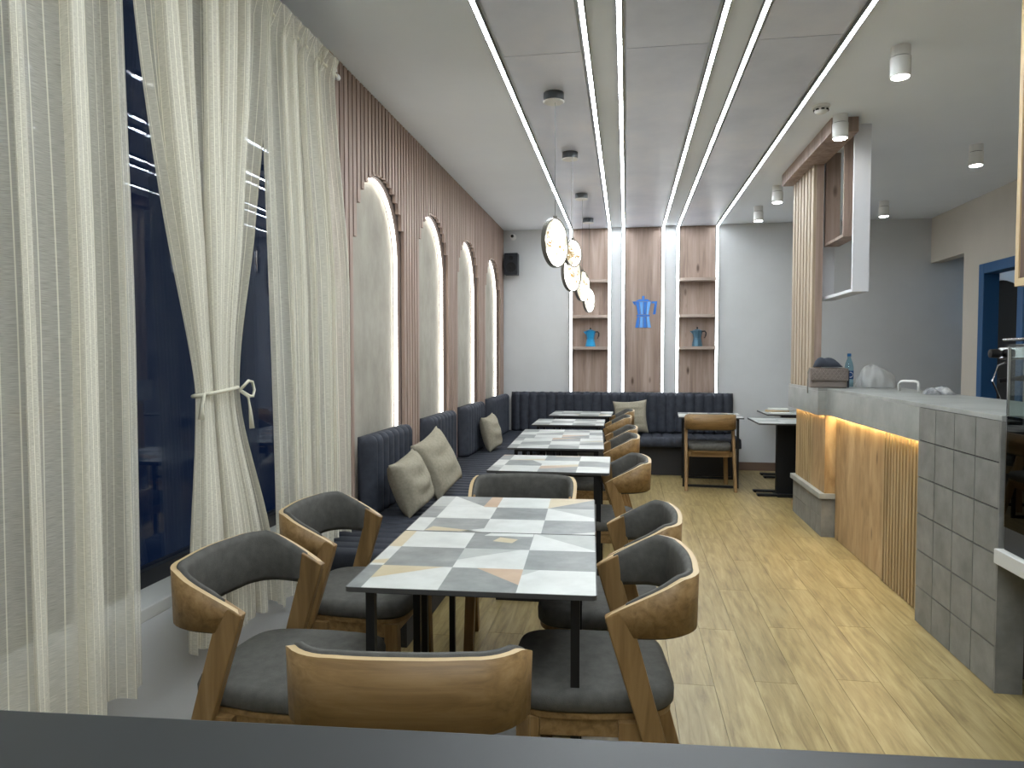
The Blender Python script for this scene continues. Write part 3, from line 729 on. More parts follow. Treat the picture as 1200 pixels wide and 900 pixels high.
def table(cx, cy, rz, W_, D_, seed, lab, group, first=None, frame=True):
    rn = random.Random(seed)
    t_ = thing('cafe_table', (cx, cy, 0), lab, 'table', group, rz)
    Z = 0.75; bm = bmesh.new()
    prism(bm, rrect(-W_/2, W_/2, -D_/2, D_/2, 0.016), Z-0.014, Z-0.0006, 'Z', 0)
    pats = first if isinstance(first, list) else pattern(rn, W_, D_)
    for li, (poly, mi) in enumerate(pats):
        q = clip_poly(poly, W_/2-0.0035, D_/2-0.0035)
        if len(q) < 3: continue
        dz = 0.0002 + 0.00012*(li % 7) if len(poly) < 4 or li % 1 else 0.0
        z = Z - 0.0004 + (0.0 if mi in () else 0.0) + pats_layer(pats, li)
        f = bm.faces.new([bm.verts.new((p[0], p[1], z)) for p in q]); f.material_index = mi
        if f.normal.z < 0: f.normal_flip()
    o = obj('table_top', bm, TM, t_)
    hx, hy, b = W_/2-0.06, D_/2-0.055, 0.0125
    for sy in (-1, 1):
        y = sy*hy
        for sx in (-1, 1):
            obj('leg', B(box, sx*hx-b, sx*hx+b, y-b, y+b, 0.025, Z-0.0175), 'black_steel', t_)
        obj('floor_bar', B(box, -hx-b, hx+b, y-b, y+b, 0.0, 0.025), 'black_steel', t_)
        obj('top_bar', B(box, -hx+b, hx-b, y-b, y+b, Z-0.030, Z-0.0175), 'black_steel', t_)
    for sx in (-1, 1): obj('side_bar', B(box, sx*hx-b, sx*hx+b, -hy+b, hy-b, Z-0.030, Z-0.0175), 'black_steel', t_)
    return t_
def pats_layer(pats, li):
    """overlay pieces lie a hair above the cell they are printed on"""
    return 0.0 if len(pats[li]) == 2 and len(pats[li][0]) == 4 and abs(pats[li][0][0][1]-pats[li][0][1][1]) < 1e-9 and abs((pats[li][0][1][0]-pats[li][0][0][0])-0.2167) < 1e-6 else 0.00025
def P1():
    c = 0.2167; W2, D2 = 0.35, 0.325; x = [-W2-c+0.047, -W2+0.047, -W2+0.047+c, -W2+0.047+2*c, -W2+0.047+3*c]; y = [-D2, -D2+c, -D2+2*c, -D2+3*c]
    def cell(k, r): return [(x[k], y[r]), (x[k]+c, y[r]), (x[k]+c, y[r]+c), (x[k], y[r]+c)]
    L = []
    S_ = [[2, 1, 2, 1], [1, 2, 1, 2], [4, 1, 2, 1]]
    for r in range(3):
        for k in range(4): L.append((cell(k, r), S_[r][k]))
    L.append(([(x[1], y[0]+0.09), (x[1]+0.19, y[1]), (x[1], y[1])], 4))
    L.append(([(x[2]+0.075, y[1]), (x[3], y[0]+0.07), (x[3], y[1])], 5))
    L.append(([(x[3], y[1]), (x[3], y[1]-0.06), (x[3]+0.05, y[1])], 3))
    L.append(([(x[2], y[1]+0.08), (x[2]+0.19, y[2]), (x[2], y[2])], 3))
    L.append(([(x[3], y[3]), (x[3]+c, y[2]+0.01), (x[3]+c, y[3])], 3))
    L.append(([(x[2]+0.08, y[2]+0.10), (x[2]+0.15, y[2]+0.08), (x[2]+0.165, y[2]+0.13), (x[2]+0.10, y[2]+0.155)], 4))
    L.append(([(x[2]+0.04, y[3]-0.045), (x[3]-0.002, y[3]-0.045), (x[3]-0.002, y[3]-0.004), (x[2]+0.06, y[3]-0.004)], 1))
    L.append(([(x[0]+c-0.047, y[1]+0.02), (x[1], y[1]+0.02), (x[1], y[1]+0.07), (x[0]+c-0.047, y[1]+0.05)], 4))
    return L
def P2():
    c = 0.2167; W2, D2 = 0.35, 0.325; x = [-W2-c+0.07, -W2+0.07, -W2+0.07+c, -W2+0.07+2*c, -W2+0.07+3*c]; y = [-D2, -D2+c, -D2+2*c, -D2+3*c]
    def cell(k, r): return [(x[k], y[r]), (x[k]+c, y[r]), (x[k]+c, y[r]+c), (x[k], y[r]+c)]
    L = []
    S_ = [[1, 2, 1, 2], [2, 1, 2, 1], [3, 2, 1, 2]]
    for r in range(3):
        for k in range(4): L.append((cell(k, r), S_[r][k]))
    L.append(([(x[1], y[0]+0.01), (x[2], y[0]+0.01), (x[1]+0.02, y[0]+0.075)], 4))
    L.append(([(x[1]+0.12, y[0]+0.003), (x[2], y[0]+0.003), (x[2], y[0]+0.06)], 1))
    L.append(([(x[3], y[2]), (x[4]-0.02, y[1]+0.05), (x[4]-0.02, y[2])], 3))
    L.append(([(x[1], y[2]), (x[2]-0.05, y[2]), (x[1], y[3])], 1))
    L.append(([(x[2]-0.06, y[2]+0.002), (x[2], y[2]+0.002), (x[2], y[3]), (x[2]-0.05, y[3])], 5))
    L.append(([(x[3], y[2]), (x[4], y[3]), (x[3], y[3])], 4))
    L.append(([(x[3]+0.11, y[0]+0.01), (x[4]-0.02, y[0]+0.01), (x[4]-0.02, y[0]+0.045)], 1))
    return L
TR = math.radians(2.8)
dirv = (-math.sin(TR), math.cos(TR))
tg = 'marble-check cafe tables along the bench'
table(-0.438, 2.195, TR, 0.70, 0.648, 1, 'marble-check table pushed against another, between four armchairs and facing the dark slab', tg, P1())
table(-0.438+dirv[0]*0.651, 2.195+dirv[1]*0.651, TR, 0.70, 0.648, 2, 'marble-check table of the front pair, with an armchair back at its head', tg, P2())
table(-0.436, 4.24, math.radians(0.8), 0.69, 0.66, 3, 'single marble-check table behind the head chair of the front pair', tg)
T3 = math.radians(2.4); d3 = (-math.sin(T3), math.cos(T3))
table(-0.500, 5.245, T3, 0.68, 0.648, 4, 'marble-check table of the rear pair, on the side of the single table', tg)
table(-0.500+d3[0]*0.651, 5.245+d3[1]*0.651, T3, 0.68, 0.648, 5, 'marble-check table of the rear pair, on the side of the back wall', tg)
table(-0.545, 6.96, math.radians(0.5), 0.68, 0.66, 6, 'marble-check table standing alone, second from the back bench', tg)
table(-0.49, 8.03, math.radians(-1), 0.68, 0.66, 9, 'marble-check table in the bench corner, nearest the back wall', tg)
table(0.905, 8.03, math.radians(-3), 0.67, 0.66, 12, 'marble-check table at the back bench, in front of an oak chair', tg)

# pedestal tables behind the counter end
def pedestal_table(cx, cy, lab, seed, W_=0.66, D_=0.70):
    rn = random.Random(seed)
    t_ = thing('pedestal_table', (cx, cy, 0), lab, 'table', 'pedestal tables beyond the counter')
    bm = bmesh.new(); prism(bm, rrect(-W_/2, W_/2, -D_/2, D_/2, 0.016), 0.734, 0.7494, 'Z', 0)
    pats = pattern(rn, W_, D_)
    for li, (poly, mi) in enumerate(pats):
        q = clip_poly(poly, W_/2-0.0035, D_/2-0.0035)
        if len(q) < 3: continue
        f = bm.faces.new([bm.verts.new((p[0], p[1], 0.7496+pats_layer(pats, li))) for p in q]); f.material_index = {2: 3, 5: 1}.get(mi, mi)
    obj('table_top', bm, TM, t_)
    obj('column', B(box, -0.10, 0.10, -0.035, 0.035, 0.012, 0.72), 'black_steel', t_, bevel=0.006)
    obj('top_plate', B(box, -0.20, 0.20, -0.16, 0.16, 0.72, 0.734), 'black_steel', t_)
    for s in (-1, 1):
        f = obj('foot', B(box, -0.30, 0.30, s*0.10-0.02+(-0.02 if s < 0 else 0), s*0.10+0.02+(0 if s > 0 else -0.02)+0.02, 0.008, 0.026), 'black_steel', t_)
        for sx in (-1, 1): obj('glide', B(lathe, [(0.012, 0), (0.012, 0.008)], (sx*0.28, s*0.10, 0), 10), 'black_plastic', f)
    obj('base_plate', B(box, -0.11, 0.11, -0.15, 0.15, 0.0, 0.012), 'black_steel', t_)
pedestal_table(1.595, 7.45, 'marble-top pedestal table standing just past the counter end', 31)
pedestal_table(1.86, 8.55, 'pedestal table with papers on it, close to the back wall', 33, 0.62, 0.64)
for k, (dx, dy, rz, m, h, nm, lab) in enumerate(((-0.13, 0.05, 0.3, 'paper_tan', 0.022, 'menu_folder', 'tan menu folder under a white sheet on the rear pedestal table'),
                                            (-0.12, 0.06, -0.2, 'paper', 0.020, 'menu_folder', 'white menu folder on top of the tan folder'),
                                            (-0.14, -0.18, 0.08, 'paper', 0.012, 'menu_folder', 'thin white menu lying flat beside the folder stack'))):
    z = 0.7502 + (0.0225 if k == 1 else 0)
    t_ = obj(nm, B(box, -0.11, 0.11, -0.075, 0.075, 0, h), m, bevel=0.002); t_.location = (1.86+dx, 8.55+dy, z); t_.rotation_euler.z = rz
    tag(t_, lab, 'menu', 'menus on the rear pedestal table')

# ================================================================== CHAIRS
def band_path(n=41):
    """outer plan line of the bent back, tip to tip; list of (x,y)"""
    hw, yb, r, yt = 0.262, -0.248, 0.125, 0.018
    pts = []
    for k in range(9): pts.append((0.250+(hw-0.250)*math.sin(PI/2*k/8), yt+(yb+r-yt)*k/8))
    for k in range(1, 9): a = PI/2*k/8; pts.append((hw-r+r*math.cos(a), yb+r-r*math.sin(a)))
    m = 7
    for k in range(1, m): x = (hw-r)*(1-2*k/m); pts.append((x, yb-0.012*(1-(x/(hw-r))**2)))
    right = pts[:17]
    return pts + [(-x, y) for x, y in reversed(right)]
def band_z(x, y):
    """upper and lower edge of the back at plan point"""
    t = max(0, min(1, (0.018-y)/0.205))
    top = 0.690 + 0.105*(t**0.9) + 0.004*(1-abs(x)/0.262)
    low = 0.636 + 0.006*t + 0.040*max(0, (y+0.035)/0.053)
    return top, low
def offset_path(pts, d):
    out = []
    for i, p in enumerate(pts):
        a, b = Vector(pts[max(i-1, 0)]), Vector(pts[min(i+1, len(pts)-1)])
        tn = (b-a).normalized(); nrm = Vector((-tn.y, tn.x))      # points inward (path runs right -> back -> left)
        q = Vector(p) + nrm*d
        out.append((q.x, q.y))
    return out
def chair_proto():
    t_ = thing('armchair', (0, 0, 0), 'x', 'chair', 'bent-oak armchairs')
    P = band_path(); n = len(P)
    Pi = offset_path(P, -0.016); c0 = sum((Vector(p).length for p in Pi))
    if c0 > sum((Vector(p).length for p in P)): Pi = offset_path(P, 0.016); sg = 1
    else: sg = -1
    bm = bmesh.new(); R_ = []
    for (xo, yo), (xi, yi) in zip(P, Pi):
        tp, lo = band_z(xo, yo)
        sh = 0.985
        R_.append([bm.verts.new((xo*sh, yo*sh, lo)), bm.verts.new((xo, yo-0.0, tp)), bm.verts.new((xi, yi, tp)), bm.verts.new((xi*sh, yi*sh, lo))])
    for A_, B_ in zip(R_, R_[1:]):
        for j in range(4):
            f = bm.faces.new((A_[j], A_[(j+1) % 4], B_[(j+1) % 4], B_[j])); f.material_index = 1 if j == 1 else 0; f.smooth = j in (0, 2)  # only top faces get the paler tone, for light the edge reflects
    bm.faces.new(R_[0]); bm.faces.new(list(reversed(R_[-1])))
    obj('back_shell', bm, ['chair_oak_band', 'ply_edge'], t_)
    # upholstered pad inside the shell
    i0, i1 = 3, n-3; A0 = offset_path(P, sg*0.0175); A1 = offset_path(P, sg*0.030); A2 = offset_path(P, sg*0.041)
    bm = bmesh.new(); R_ = []
    for i in range(i0, i1):
        tp, lo = band_z(*P[i]); e = min(1, min(i-i0, i1-1-i)/2.0)*0.75+0.25
        a, b, c_ = Vector(A0[i]), Vector(A1[i]), Vector(A2[i]); b = a+(b-a)*e; c_ = a+(c_-a)*e
        lo2 = lo-0.012
        R_.append([bm.verts.new((q.x, q.y, z)) for q, z in ((a, lo2+0.004), (a, tp+0.004), (b, tp+0.005), (c_, tp-0.014), (c_, lo2+0.018), (b, lo2))])
    for A_, B_ in zip(R_, R_[1:]):
        for j in range(6): bm.faces.new((A_[j], A_[(j+1) % 6], B_[(j+1) % 6], B_[j])).smooth = True
    bm.faces.new(R_[0]); bm.faces.new(list(reversed(R_[-1])))
    obj('back_pad', bm, 'chair_fabric', t_)
    # seat pad: rounded plan, soft edge
    def plan(s, sh=0.0):
        out = []
        for k in range(40):
            a = 2*PI*k/40; ca, sa = math.cos(a), math.sin(a); ex = 2/5.0
            u = math.copysign(abs(ca)**ex, ca); v = math.copysign(abs(sa)**ex, sa)
            wx = (0.235 if v > 0 else 0.235-0.02*(-v))
            out.append((u*wx*s, 0.045+v*0.232*s))
        return out
    bm = bmesh.new(); rings = []
    for s, z in ((0.96, 0.415), (1.0, 0.425), (1.005, 0.452), (0.975, 0.470), (0.90, 0.477), (0.6, 0.480), (0.25, 0.481)):
        rings.append([bm.verts.new((x, y, z)) for x, y in plan(s)])
    for A_, B_ in zip(rings, rings[1:]):
        for k in range(40): bm.faces.new((A_[k], A_[(k+1) % 40], B_[(k+1) % 40], B_[k])).smooth = True
    bm.faces.new(list(reversed(rings[0]))); bm.faces.new(rings[-1])
    obj('seat_pad', bm, 'chair_fabric', t_)
    bm = bmesh.new(); prism(bm, plan(0.965), 0.398, 0.414, 'Z'); obj('seat_board', bm, 'chair_oak_band', t_)
    # apron
    bm = bmesh.new(); box(bm, -0.175, 0.175, 0.205, 0.228, 0.345, 0.397); box(bm, -0.19, 0.19, -0.135, -0.112, 0.345, 0.397)
    for s in (-1, 1): box(bm, s*0.205-0.011, s*0.205+0.011, -0.12, 0.195, 0.345, 0.397)
    obj('apron', bm, 'chair_oak_band', t_, bevel=0.002)
    for s in (-1, 1):
        bm = bmesh.new(); vs = box(bm, s*0.200-0.021, s*0.200+0.021, 0.195, 0.247, 0, 0.397)
        for v in vs[:4]: v.co.x += s*0.012; v.co.y += 0.010*(1 if v.co.y > 0.22 else 1.8)
        obj('leg', bm, 'chair_oak', t_, bevel=0.003)
    for s in (-1, 1):
        bm = bmesh.new()
        # slanting rear post: from the arm tip down and back to the floor
        side = [(0.0195, 0.690), (-0.052, 0.7285), (-0.066, 0.640), (-0.243, 0.0), (-0.193, 0.0), (0.006, 0.640)]
        prism(bm, side, s*0.2240, s*0.2545, 'X')
        for v in bm.verts:
            v.co.x += s*0.008*(1-v.co.z/0.69)
        obj('leg', bm, 'chair_oak', t_, bevel=0.004)
        obj('side_rail', B(box, s*0.228-0.012, s*0.228+0.012, -0.125, -0.02, 0.35, 0.397), 'chair_oak', t_)
    return t_
proto = chair_proto()
CH = [(-1.035, 2.005, -92, 'oak armchair by the window wall, beside the table facing the dark slab'),
      (-1.075, 2.715, -91, 'oak armchair by the tied curtain, between the window wall and the front tables'),
      (-0.055, 2.145, 95, 'oak armchair on the aisle side of the front table, closest to the dark slab'),
      (-0.050, 2.740, 92, 'oak armchair on the aisle side of the front pair, second from the dark slab'),
      (-0.468, 1.565, 7, 'oak armchair with its plywood back turned to the dark slab'),
      (-0.487, 3.285, 183, 'oak armchair at the head of the front pair, its grey pad facing the tables'),
      (-0.118, 4.190, 96, 'oak armchair on the aisle side of the single table'),
      (-0.157, 5.390, 94, 'oak armchair at the rear pair of tables, beside the single table chair'),
      (-0.160, 6.050, 91, 'oak armchair at the rear pair of tables, on the back wall side'),
      (-0.200, 7.160, 90, 'oak armchair on the aisle side of the lone table near the back bench'),
      (-0.165, 7.965, 92, 'oak armchair at the bench corner table, next to the ribbed cushion'),
      (0.868, 7.735, 0, 'oak armchair alone before the back bench, its back to the room')]
for i, (x, y, r, lab) in enumerate(CH):
    o = proto if i == 0 else copy_tree(proto)
    o.location = (x, y, 0); o.rotation_euler.z = math.radians(r); o['label'] = lab

# ================================================================== COUNTER
ZT, ZC = 1.150, 0.945                     # top and underside of the stone cap
ct = thing('counter_top', (1.8, 5.0, ZC), 'long grey stone counter top with a deep front fascia', 'counter top')
bm = bmesh.new()
pts = [(1.515, 3.99), (1.515, 5.72), (1.448, 5.72), (1.448, 6.72), (2.09, 6.72), (2.09, 3.165), (1.512, 3.165), (1.512, 3.99)]
prism(bm, [(x-1.8, y-5.0) for x, y in pts], ZT-ZC-0.022, ZT-ZC, 'Z'); obj('slab', bm, 'counter_stone', ct, bevel=0.002)
bm = bmesh.new(); box(bm, 1.515-1.8, 1.555-1.8, 3.99-5, 5.72-5, 0, ZT-ZC-0.0225); obj('fascia', bm, 'counter_stone', ct, bevel=0.002)
bm = bmesh.new(); box(bm, 1.448-1.8, 1.495-1.8, 5.72-5, 6.72-5, -0.002, ZT-ZC-0.0225); box(bm, 1.495-1.8, 1.56-1.8, 5.72-5, 5.76-5, -0.002, ZT-ZC-0.0225); obj('fascia', bm, 'counter_stone', ct, bevel=0.002)
cn = thing('bar_counter', (1.8, 5.0, 0), 'bar counter faced with grey tiles, oak boards and vertical slats', 'counter')
def cbox(name, mat, x0, x1, y0, y1, z0, z1, bevel=0.0, parent=None):
    return obj(name, B(box, x0-1.8, x1-1.8, y0-5, y1-5, z0, z1), mat, parent or cn, bevel=bevel)
cbox('body', 'slat_backing', 1.605, 2.05, 3.32, 6.70, 0, ZT-0.023)
cbox('end_panel', 'tile_stone', 1.528, 1.615, 3.173, 3.985, 0, ZT-0.023); cbox('end_plate', 'tile_stone', 1.510, 1.615, 3.164, 3.1725, 0, ZT-0.023)
# near block: 4 x 6 tiles with open dark joints
cbox('tile_backing', 'grout_dark', 1.520, 1.5275, 3.172, 3.99, 0, ZT-0.023)
th, tw = (ZT-0.003)/6, 0.815/4
bm = B(box, 0, 0.010, 0.0032, tw-0.0032, 0.0032, th-0.0032); tile_me = bpy.data.meshes.new('tile'); bm.to_mesh(tile_me); bm.free(); tile_me.materials.append(MATS['tile_stone'])
bm = B(box, 0, 0.010, 0.0032, tw-0.0032, 0.0032, th-0.0215); tile_top = bpy.data.meshes.new('tile'); bm.to_mesh(tile_top); bm.free(); tile_top.materials.append(MATS['tile_stone'])
for r in range(6):
    for k in range(4): inst('tile', tile_me if r < 5 else tile_top, cn, (1.510-1.8, 3.172+k*tw-5, r*th))
# oak boards
yb = [4.70, 4.95, 5.20, 5.45, 5.70]
for a, b in zip(yb, yb[1:]): cbox('board', 'counter_oak', 1.580, 1.603, a+0.0006, b-0.0006, 0.004, ZT-0.03)
cbox('slat_backing', 'slat_backing', 1.6035, 1.6045, 3.99, 4.70, 0, ZT-0.03)
bm = B(box, 0, 0.031, 0, 0.024, 0, ZT-0.034); sm = bpy.data.meshes.new('slat'); bm.to_mesh(sm); bm.free(); sm.materials.append(MATS['counter_slat_wood'])
for k in range(15): inst('slat', sm, cn, (1.572-1.8, 3.996+k*0.0473-5, 0.004))
# far, stepped-out part: oak cladding above a tiled plinth
cbox('board', 'counter_oak', 1.505, 1.60, 5.722, 5.91, 0.30, ZT-0.03); cbox('board', 'counter_oak', 1.505, 1.60, 5.912, 6.10, 0.30, ZT-0.03)
cbox('slat_backing', 'slat_backing', 1.525, 1.60, 6.102, 6.68, 0.30, ZT-0.03)
bm = B(box, 0, 0.020, 0, 0.042, 0.30, ZT-0.034); sm2 = bpy.data.meshes.new('slat'); bm.to_mesh(sm2); bm.free(); sm2.materials.append(MATS['counter_slat_wood'])
for k in range(9): inst('slat', sm2, cn, (1.505-1.8, 6.108+k*0.0635-5, 0))
cbox('plinth', 'grout_dark', 1.498, 1.60, 5.745, 6.68, 0, 0.30)
cbox('plinth_end', 'tile_stone', 1.490, 1.60, 5.735, 5.7448, 0.001, 0.30)
pw = 0.935/6
bm = B(box, 0, 0.008, 0.0015, pw-0.0015, 0.0015, 0.1485); ptm = bpy.data.meshes.new('plinth_tile'); bm.to_mesh(ptm); bm.free(); ptm.materials.append(MATS['tile_stone'])
for r in range(2):
    for k in range(6): inst('plinth_tile', ptm, cn, (1.490-1.8, 5.746+k*pw-5, r*0.15))
cbox('plinth_cap', 'counter_stone', 1.468, 1.585, 5.712, 6.70, 0.30, 0.342, 0.003)
led = thing('under_counter_light', (1.56, 5, ZC), 'warm LED strip glowing under the counter fascia', 'light')
obj('led_tape', B(box, 1.562-1.56, 1.572-1.56, 4.0-5, 5.715-5, 0.004, 0.012), 'led_warm', led); obj('led_tape', B(box, 1.497-1.56, 1.503-1.56, 5.765-5, 6.68-5, 0.004, 0.012), 'led_warm', led)
# small timber offcut on the floor by the plinth
o = obj('wood_block', B(box, -0.06, 0.06, -0.04, 0.04, 0, 0.05), 'counter_oak', bevel=0.003); o.location = (1.60, 6.93, 0); tag(o, 'small pale timber block on the floor behind the plinth', 'block')

# ---- slatted screen on the counter and hanging frames
sc = thing('slatted_screen', (1.46, 6.3, ZT), 'slatted oak screen standing between counter and ceiling beam', 'screen')
obj('core', B(box, 0.012, 0.065, -0.35, 0.36, 0, CEIL-ZT-0.1), 'panel_oak', sc)
for k in range(7): obj('slat', B(box, -0.012, 0.0115, -0.35+k*0.1035, -0.35+k*0.1035+0.072, 0, CEIL-ZT-0.1), 'screen_oak', sc, bevel=0.002)
hf = thing('hanging_frame', (1.44, 5.9, CEIL), 'white and oak nested frames hanging from a wooden ceiling beam', 'hanging frame')
obj('ceiling_beam', B(box, -0.085, 0.09, -0.77, 0.77, -0.10, 0), 'panel_oak', hf, bevel=0.002)
def loop(bm, x0, x1, y0, y1, z0, z1, th):
    box(bm, x0, x1, y0, y0+th, z0, z1); box(bm, x0, x1, y1-th, y1, z0, z1); box(bm, x0, x1, y0+th, y1-th, z0, z0+th)
obj('white_frame', B(loop, 0.115, 0.225, -0.60, 0.27, -1.155, 0.0, 0.022), 'white_paint', hf, bevel=0.001)
obj('oak_frame', B(loop, 0.115, 0.225, -0.37, 0.13, -0.735, 0.0, 0.022), 'panel_oak', hf, bevel=0.001)
h2 = thing('hanging_frame', (1.66, 2.7, CEIL), 'oak frame hanging from the ceiling over the glass display case', 'hanging frame')
obj('oak_frame', B(loop, -0.122, 0.14, -0.45, 0.44, -1.33, 0.0, 0.03), 'panel_oak', h2)
bm = bmesh.new(); box(bm, -0.128, -0.1225, 0.412, 0.438, -1.33, 0); box(bm, -0.128, -0.1225, -0.45, 0.412, -1.33, -1.30); obj('edge_band', bm, 'ply_edge', h2)

# ---- glass display case at the near end
dc = thing('display_case', (1.8, 2.65, 0), 'glass display case with a pale ledge at the tiled counter end', 'display case')
def dbox(name, mat, x0, x1, y0, y1, z0, z1, bevel=0.0): return obj(name, B(box, x0-1.8, x1-1.8, y0-2.65, y1-2.65, z0, z1), mat, dc, bevel=bevel)
dbox('base_cabinet', 'dark_interior', 1.72, 2.05, 2.18, 3.14, 0, 0.545)
dbox('ledge', 'sill_white', 1.492, 2.10, 2.12, 3.160, 0.546, 0.606, 0.003)
dbox('floor_tray', 'dark_interior', 1.52, 2.08, 2.14, 3.14, 0.607, 0.70, 0.003)
dbox('front_pane', 'case_glass_smoked', 1.520, 1.526, 2.14, 3.148, 0.70, 1.150)
dbox('front_pane', 'case_glass', 1.520, 1.526, 2.14, 3.148, 1.152, 1.43)
dbox('end_pane', 'case_glass', 1.528, 2.08, 3.141, 3.147, 0.70, 1.43)
dbox('top_pane', 'case_glass', 1.520, 2.08, 2.14, 3.148, 1.431, 1.439)
dbox('back_panel', 'dark_interior', 2.08, 2.09, 2.14, 3.148, 0.607, 1.15)
for z in (0.90, 1.13): dbox('shelf', 'case_glass', 1.54, 2.07, 2.16, 3.13, z, z+0.008)
dbox('edge_trim', 'chrome', 1.5195, 1.5275, 3.1405, 3.1485, 0.70, 1.43)

# ---- back counter with coffee machine
bc = thing('back_counter', (2.75, 4.9, 0), 'low service counter behind the bar carrying the coffee machine', 'counter')
obj('cabinet', B(box, -0.30, 0.30, -1.2, 0.7, 0.0, 0.93), 'dark_interior', bc); obj('worktop', B(box, -0.33, 0.32, -1.22, 0.72, 0.931, 0.97), 'counter_stone', bc, bevel=0.003)
cm = thing('coffee_machine', (2.68, 4.75, 0.971), 'chrome espresso machine seen through the glass display case', 'coffee machine')
for a in (-0.22, 0.22):
    for b_ in (-0.3, 0.3): obj('foot', B(lathe, [(0.025, 0), (0.022, 0.05)], (a, b_, 0), 12), 'chrome', cm)
obj('body', B(box, -0.08, 0.25, -0.38, 0.38, 0.05, 0.40), 'chrome', cm, bevel=0.015)
obj('drip_tray', B(box, -0.28, -0.082, -0.36, 0.36, 0.05, 0.12), 'black_steel', cm, bevel=0.006)
obj('head', B(box, -0.26, 0.26, -0.39, 0.39, 0.401, 0.48), 'chrome', cm, bevel=0.012)
obj('cup_rail', B(tube, [(-0.24, -0.36, 0.53), (-0.24, 0.36, 0.53), (0.24, 0.36, 0.53), (0.24, -0.36, 0.53)], 0.008, 8, closed=True), 'chrome', cm)
obj('top_tray', B(box, -0.23, 0.23, -0.35, 0.35, 0.481, 0.50), 'black_plastic', cm)
for yy in (-0.2, 0.2):
    g = obj('group_head', B(lathe, [(0.032, 0.30), (0.036, 0.33), (0.030, 0.40)], (-0.16, yy, 0), 18), 'chrome', cm)
    obj('portafilter', B(tube, [(-0.16, yy, 0.285), (-0.24, yy, 0.28), (-0.34, yy, 0.265)], [0.028, 0.013, 0.016], 10), 'black_plastic', g)
obj('steam_wand', B(tube, [(-0.20, 0.34, 0.40), (-0.27, 0.36, 0.36), (-0.30, 0.365, 0.26), (-0.25, 0.365, 0.14)], 0.006, 8), 'chrome', cm)
obj('steam_knob', B(lathe, [(0.0001, -0.335), (0.028, -0.33), (0.030, -0.28), (0.02, -0.262)], (0, 0.34, 0.44), 16, 0, 'X'), 'black_plastic', cm)

# ---- things on the counter
bg_ = thing('handbag', (1.535, 5.80, ZT+0.001), 'quilted taupe handbag standing on the counter by the slatted screen', 'handbag')
bm = bmesh.new(); vs = box(bm, -0.135, 0.135, -0.045, 0.045, 0, 0.155); 
for v in vs[4:]: v.co.y *= 0.75; v.co.x *= 0.97
obj('body', bm, 'leather_taupe', bg_, bevel=0.012, segs=3)
bm = bmesh.new(); vs = box(bm, -0.137, 0.137, -0.058, -0.046, 0.055, 0.150); obj('flap', bm, 'leather_taupe', bg_, bevel=0.004)
for k in range(9):
    x0 = -0.125+0.031*k
    for s in (-1, 1):
        xa, xb = (x0, x0+0.031) if s > 0 else (x0+0.031, x0)
        if xb > 0.135 or xa > 0.135: continue
        o = obj('quilt_seam', B(tube, [(xa, -0.0585, 0.065), (xb, -0.0585, 0.105)], 0.0036, 5), 'leather_taupe', bg_)
        o = obj('quilt_seam', B(tube, [(xb, -0.0585, 0.105), (xa, -0.0585, 0.145)], 0.0036, 5), 'leather_taupe', bg_)
obj('side_gusset', B(box, 0.1355, 0.150, -0.04, 0.04, 0.004, 0.135), 'navy_cloth', bg_, bevel=0.004)
obj('strap', B(tube, [(-0.132, 0, 0.15), (-0.15, -0.03, 0.12), (-0.155, -0.05, 0.06), (-0.158, -0.06, 0.0), (-0.157, -0.06, -0.04)], 0.005, 8), 'ring_metal', bg_)
bm = bmesh.new(); rn = random.Random(5); grid = []
for j in range(9):
    row = []
    for i in range(17):
        u, v = i/16*2-1, j/8*2-1; e = max(0, 1-abs(u)**3)*max(0, 1-abs(v)**2.5)
        row.append(bm.verts.new((u*0.095, v*0.05, 0.085*e**0.7*(0.75-0.35*u+0.12*math.sin(5*u+2*v)))))
    grid.append(row)
for j in range(8):
    for i in range(16): bm.faces.new((grid[j][i], grid[j][i+1], grid[j+1][i+1], grid[j+1][i]))
o = obj('cap', bm, 'navy_cloth', smooth=True); o.location = (1.535, 5.80, ZT+0.160); tag(o, 'crumpled dark cloth cap lying on top of the handbag', 'cap')
so = o.modifiers.new('solid', 'SOLIDIFY'); so.thickness = 0.006
bt = thing('water_bottle', (1.755, 6.02, ZT+0.001), 'clear blue plastic water bottle with blue cap beside the handbag', 'bottle')
obj('body', B(lathe, [(0.030, 0), (0.034, 0.006), (0.034, 0.05), (0.032, 0.055), (0.034, 0.06), (0.034, 0.15), (0.028, 0.185), (0.014, 0.225), (0.013, 0.24)], n=24), 'bottle_plastic', bt, smooth=True)
obj('label', B(lathe, [(0.0345, 0.062), (0.0348, 0.065), (0.0348, 0.125), (0.0345, 0.128)], n=24), 'label_blue', bt)
obj('label_ring', B(tube, [(0.020*math.cos(a), -0.0355+0.008*abs(math.cos(a))**2, 0.096+0.020*math.sin(a)) for a in [2*PI*k/20 for k in range(20)]], 0.0022, 6, closed=True), 'paper', bt)
obj('cap', B(lathe, [(0.0155, 0.241), (0.0155, 0.262), (0.013, 0.265)], n=18), 'cap_blue', bt)
bm = bmesh.new(); grid = []; nn = 22
for j in range(nn+1):
    row = []
    for i in range(nn*2):
        a = 2*PI*i/(nn*2); b_ = PI/2*j/nn; r = math.cos(b_)
        cr = 1 + 0.10*math.sin(5*a+3*b_) + 0.06*math.sin(11*a-4*b_)
        row.append(bm.verts.new((0.140*r*math.cos(a)*cr - 0.03*b_ + 0.03, 0.10*r*math.sin(a)*cr, 0.168*math.sin(b_)*(1+0.06*math.sin(4*a)))))
    grid.append(row)
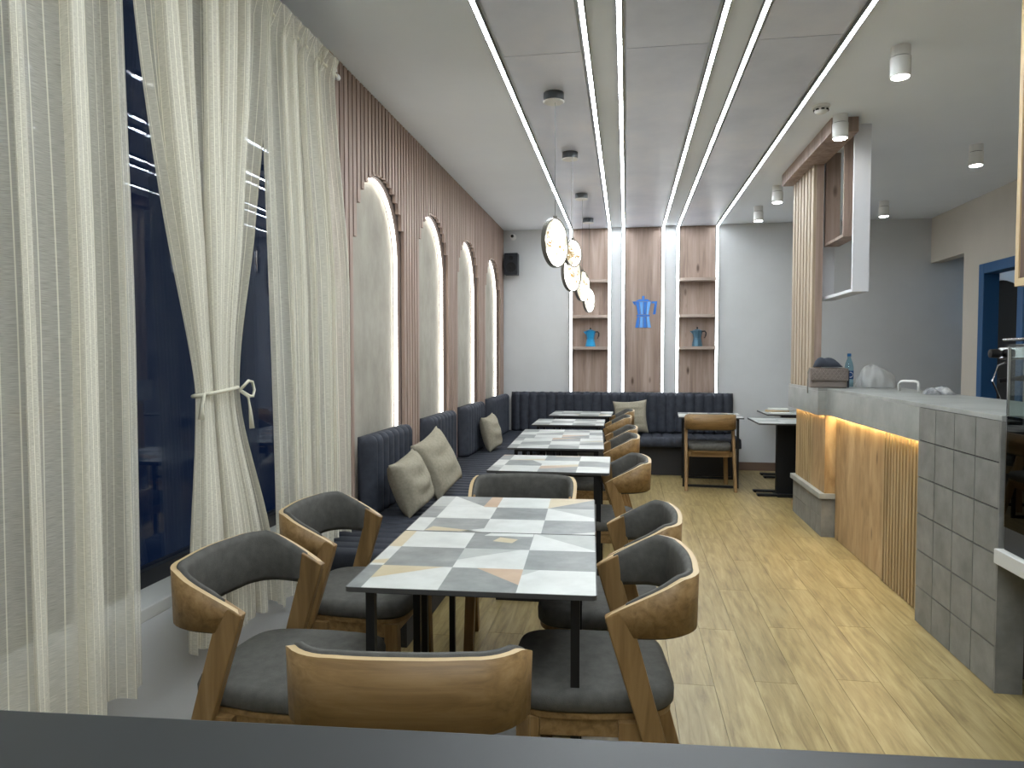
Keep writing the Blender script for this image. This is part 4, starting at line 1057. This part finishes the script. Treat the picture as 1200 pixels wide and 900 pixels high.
for j in range(nn):
    for i in range(nn*2): bm.faces.new((grid[j][i], grid[j][(i+1) % (nn*2)], grid[j+1][(i+1) % (nn*2)], grid[j+1][i]))
o = obj('plastic_bag', bm, 'thin_plastic', smooth=True); o.location = (1.90, 5.90, ZT+0.002); tag(o, 'crumpled whitish plastic bag heaped on the counter next to the bottle', 'plastic bag')
o = obj('package', B(box, -0.07, 0.07, -0.04, 0.04, 0, 0.09), 'cushion_linen', bevel=0.01); o.location = (1.92, 5.90, ZT+0.001); tag(o, 'grey package inside the plastic bag on the counter', 'package')
o = obj('rail_handle', B(tube, [(0, 0, 0), (0, 0, 0.050), (0.008, -0.008, 0.066), (0.02, -0.02, 0.070), (0.066, -0.11, 0.070), (0.076, -0.125, 0.066), (0.080, -0.13, 0.050), (0.080, -0.13, 0)], 0.009, 12), 'white_metal', smooth=True); o.location = (1.895, 5.36, ZT); tag(o, 'white bent tube handle rising from the counter top', 'handle')
bm = bmesh.new(); grid = []
for j in range(13):
    row = []
    for i in range(21):
        u, v = i/20*2-1, j/12*2-1; e = (max(0, 1-abs(u)**4)*max(0, 1-abs(v)**4))**0.5
        row.append(bm.verts.new((u*0.085+0.01*v, v*0.07, e*(0.032+0.012*math.sin(6*u+2*v)+0.007*math.sin(11*v)))))
    grid.append(row)
for j in range(12):
    for i in range(20): bm.faces.new((grid[j][i], grid[j][i+1], grid[j+1][i+1], grid[j+1][i])).material_index = 1 if (i//3) % 3 == 1 else 0
o = obj('folded_cloth', bm, ['crumpled_cloth', 'crumpled_cloth'], smooth=True); o.location = (1.965, 4.88, ZT+0.002); tag(o, 'crumpled white and dark cloth lying on the counter top', 'cloth')

# ================================================================== FOREGROUND SLAB
fs_ = thing('bar_table', (-0.05, 0.098, 0), 'tall table with a dark grey slab top, its edge toward the cafe tables', 'table', rotz=math.radians(3.8))
obj('slab', B(box, -1.15, 1.15, -0.35, 0.433, 1.065, 1.10), 'front_slab', fs_, bevel=0.004)
obj('column', B(lathe, [(0.045, 0.02), (0.045, 1.06)], n=24), 'black_steel', fs_); obj('base_plate', B(lathe, [(0.28, 0), (0.28, 0.012), (0.05, 0.02)], n=36), 'black_steel', fs_)
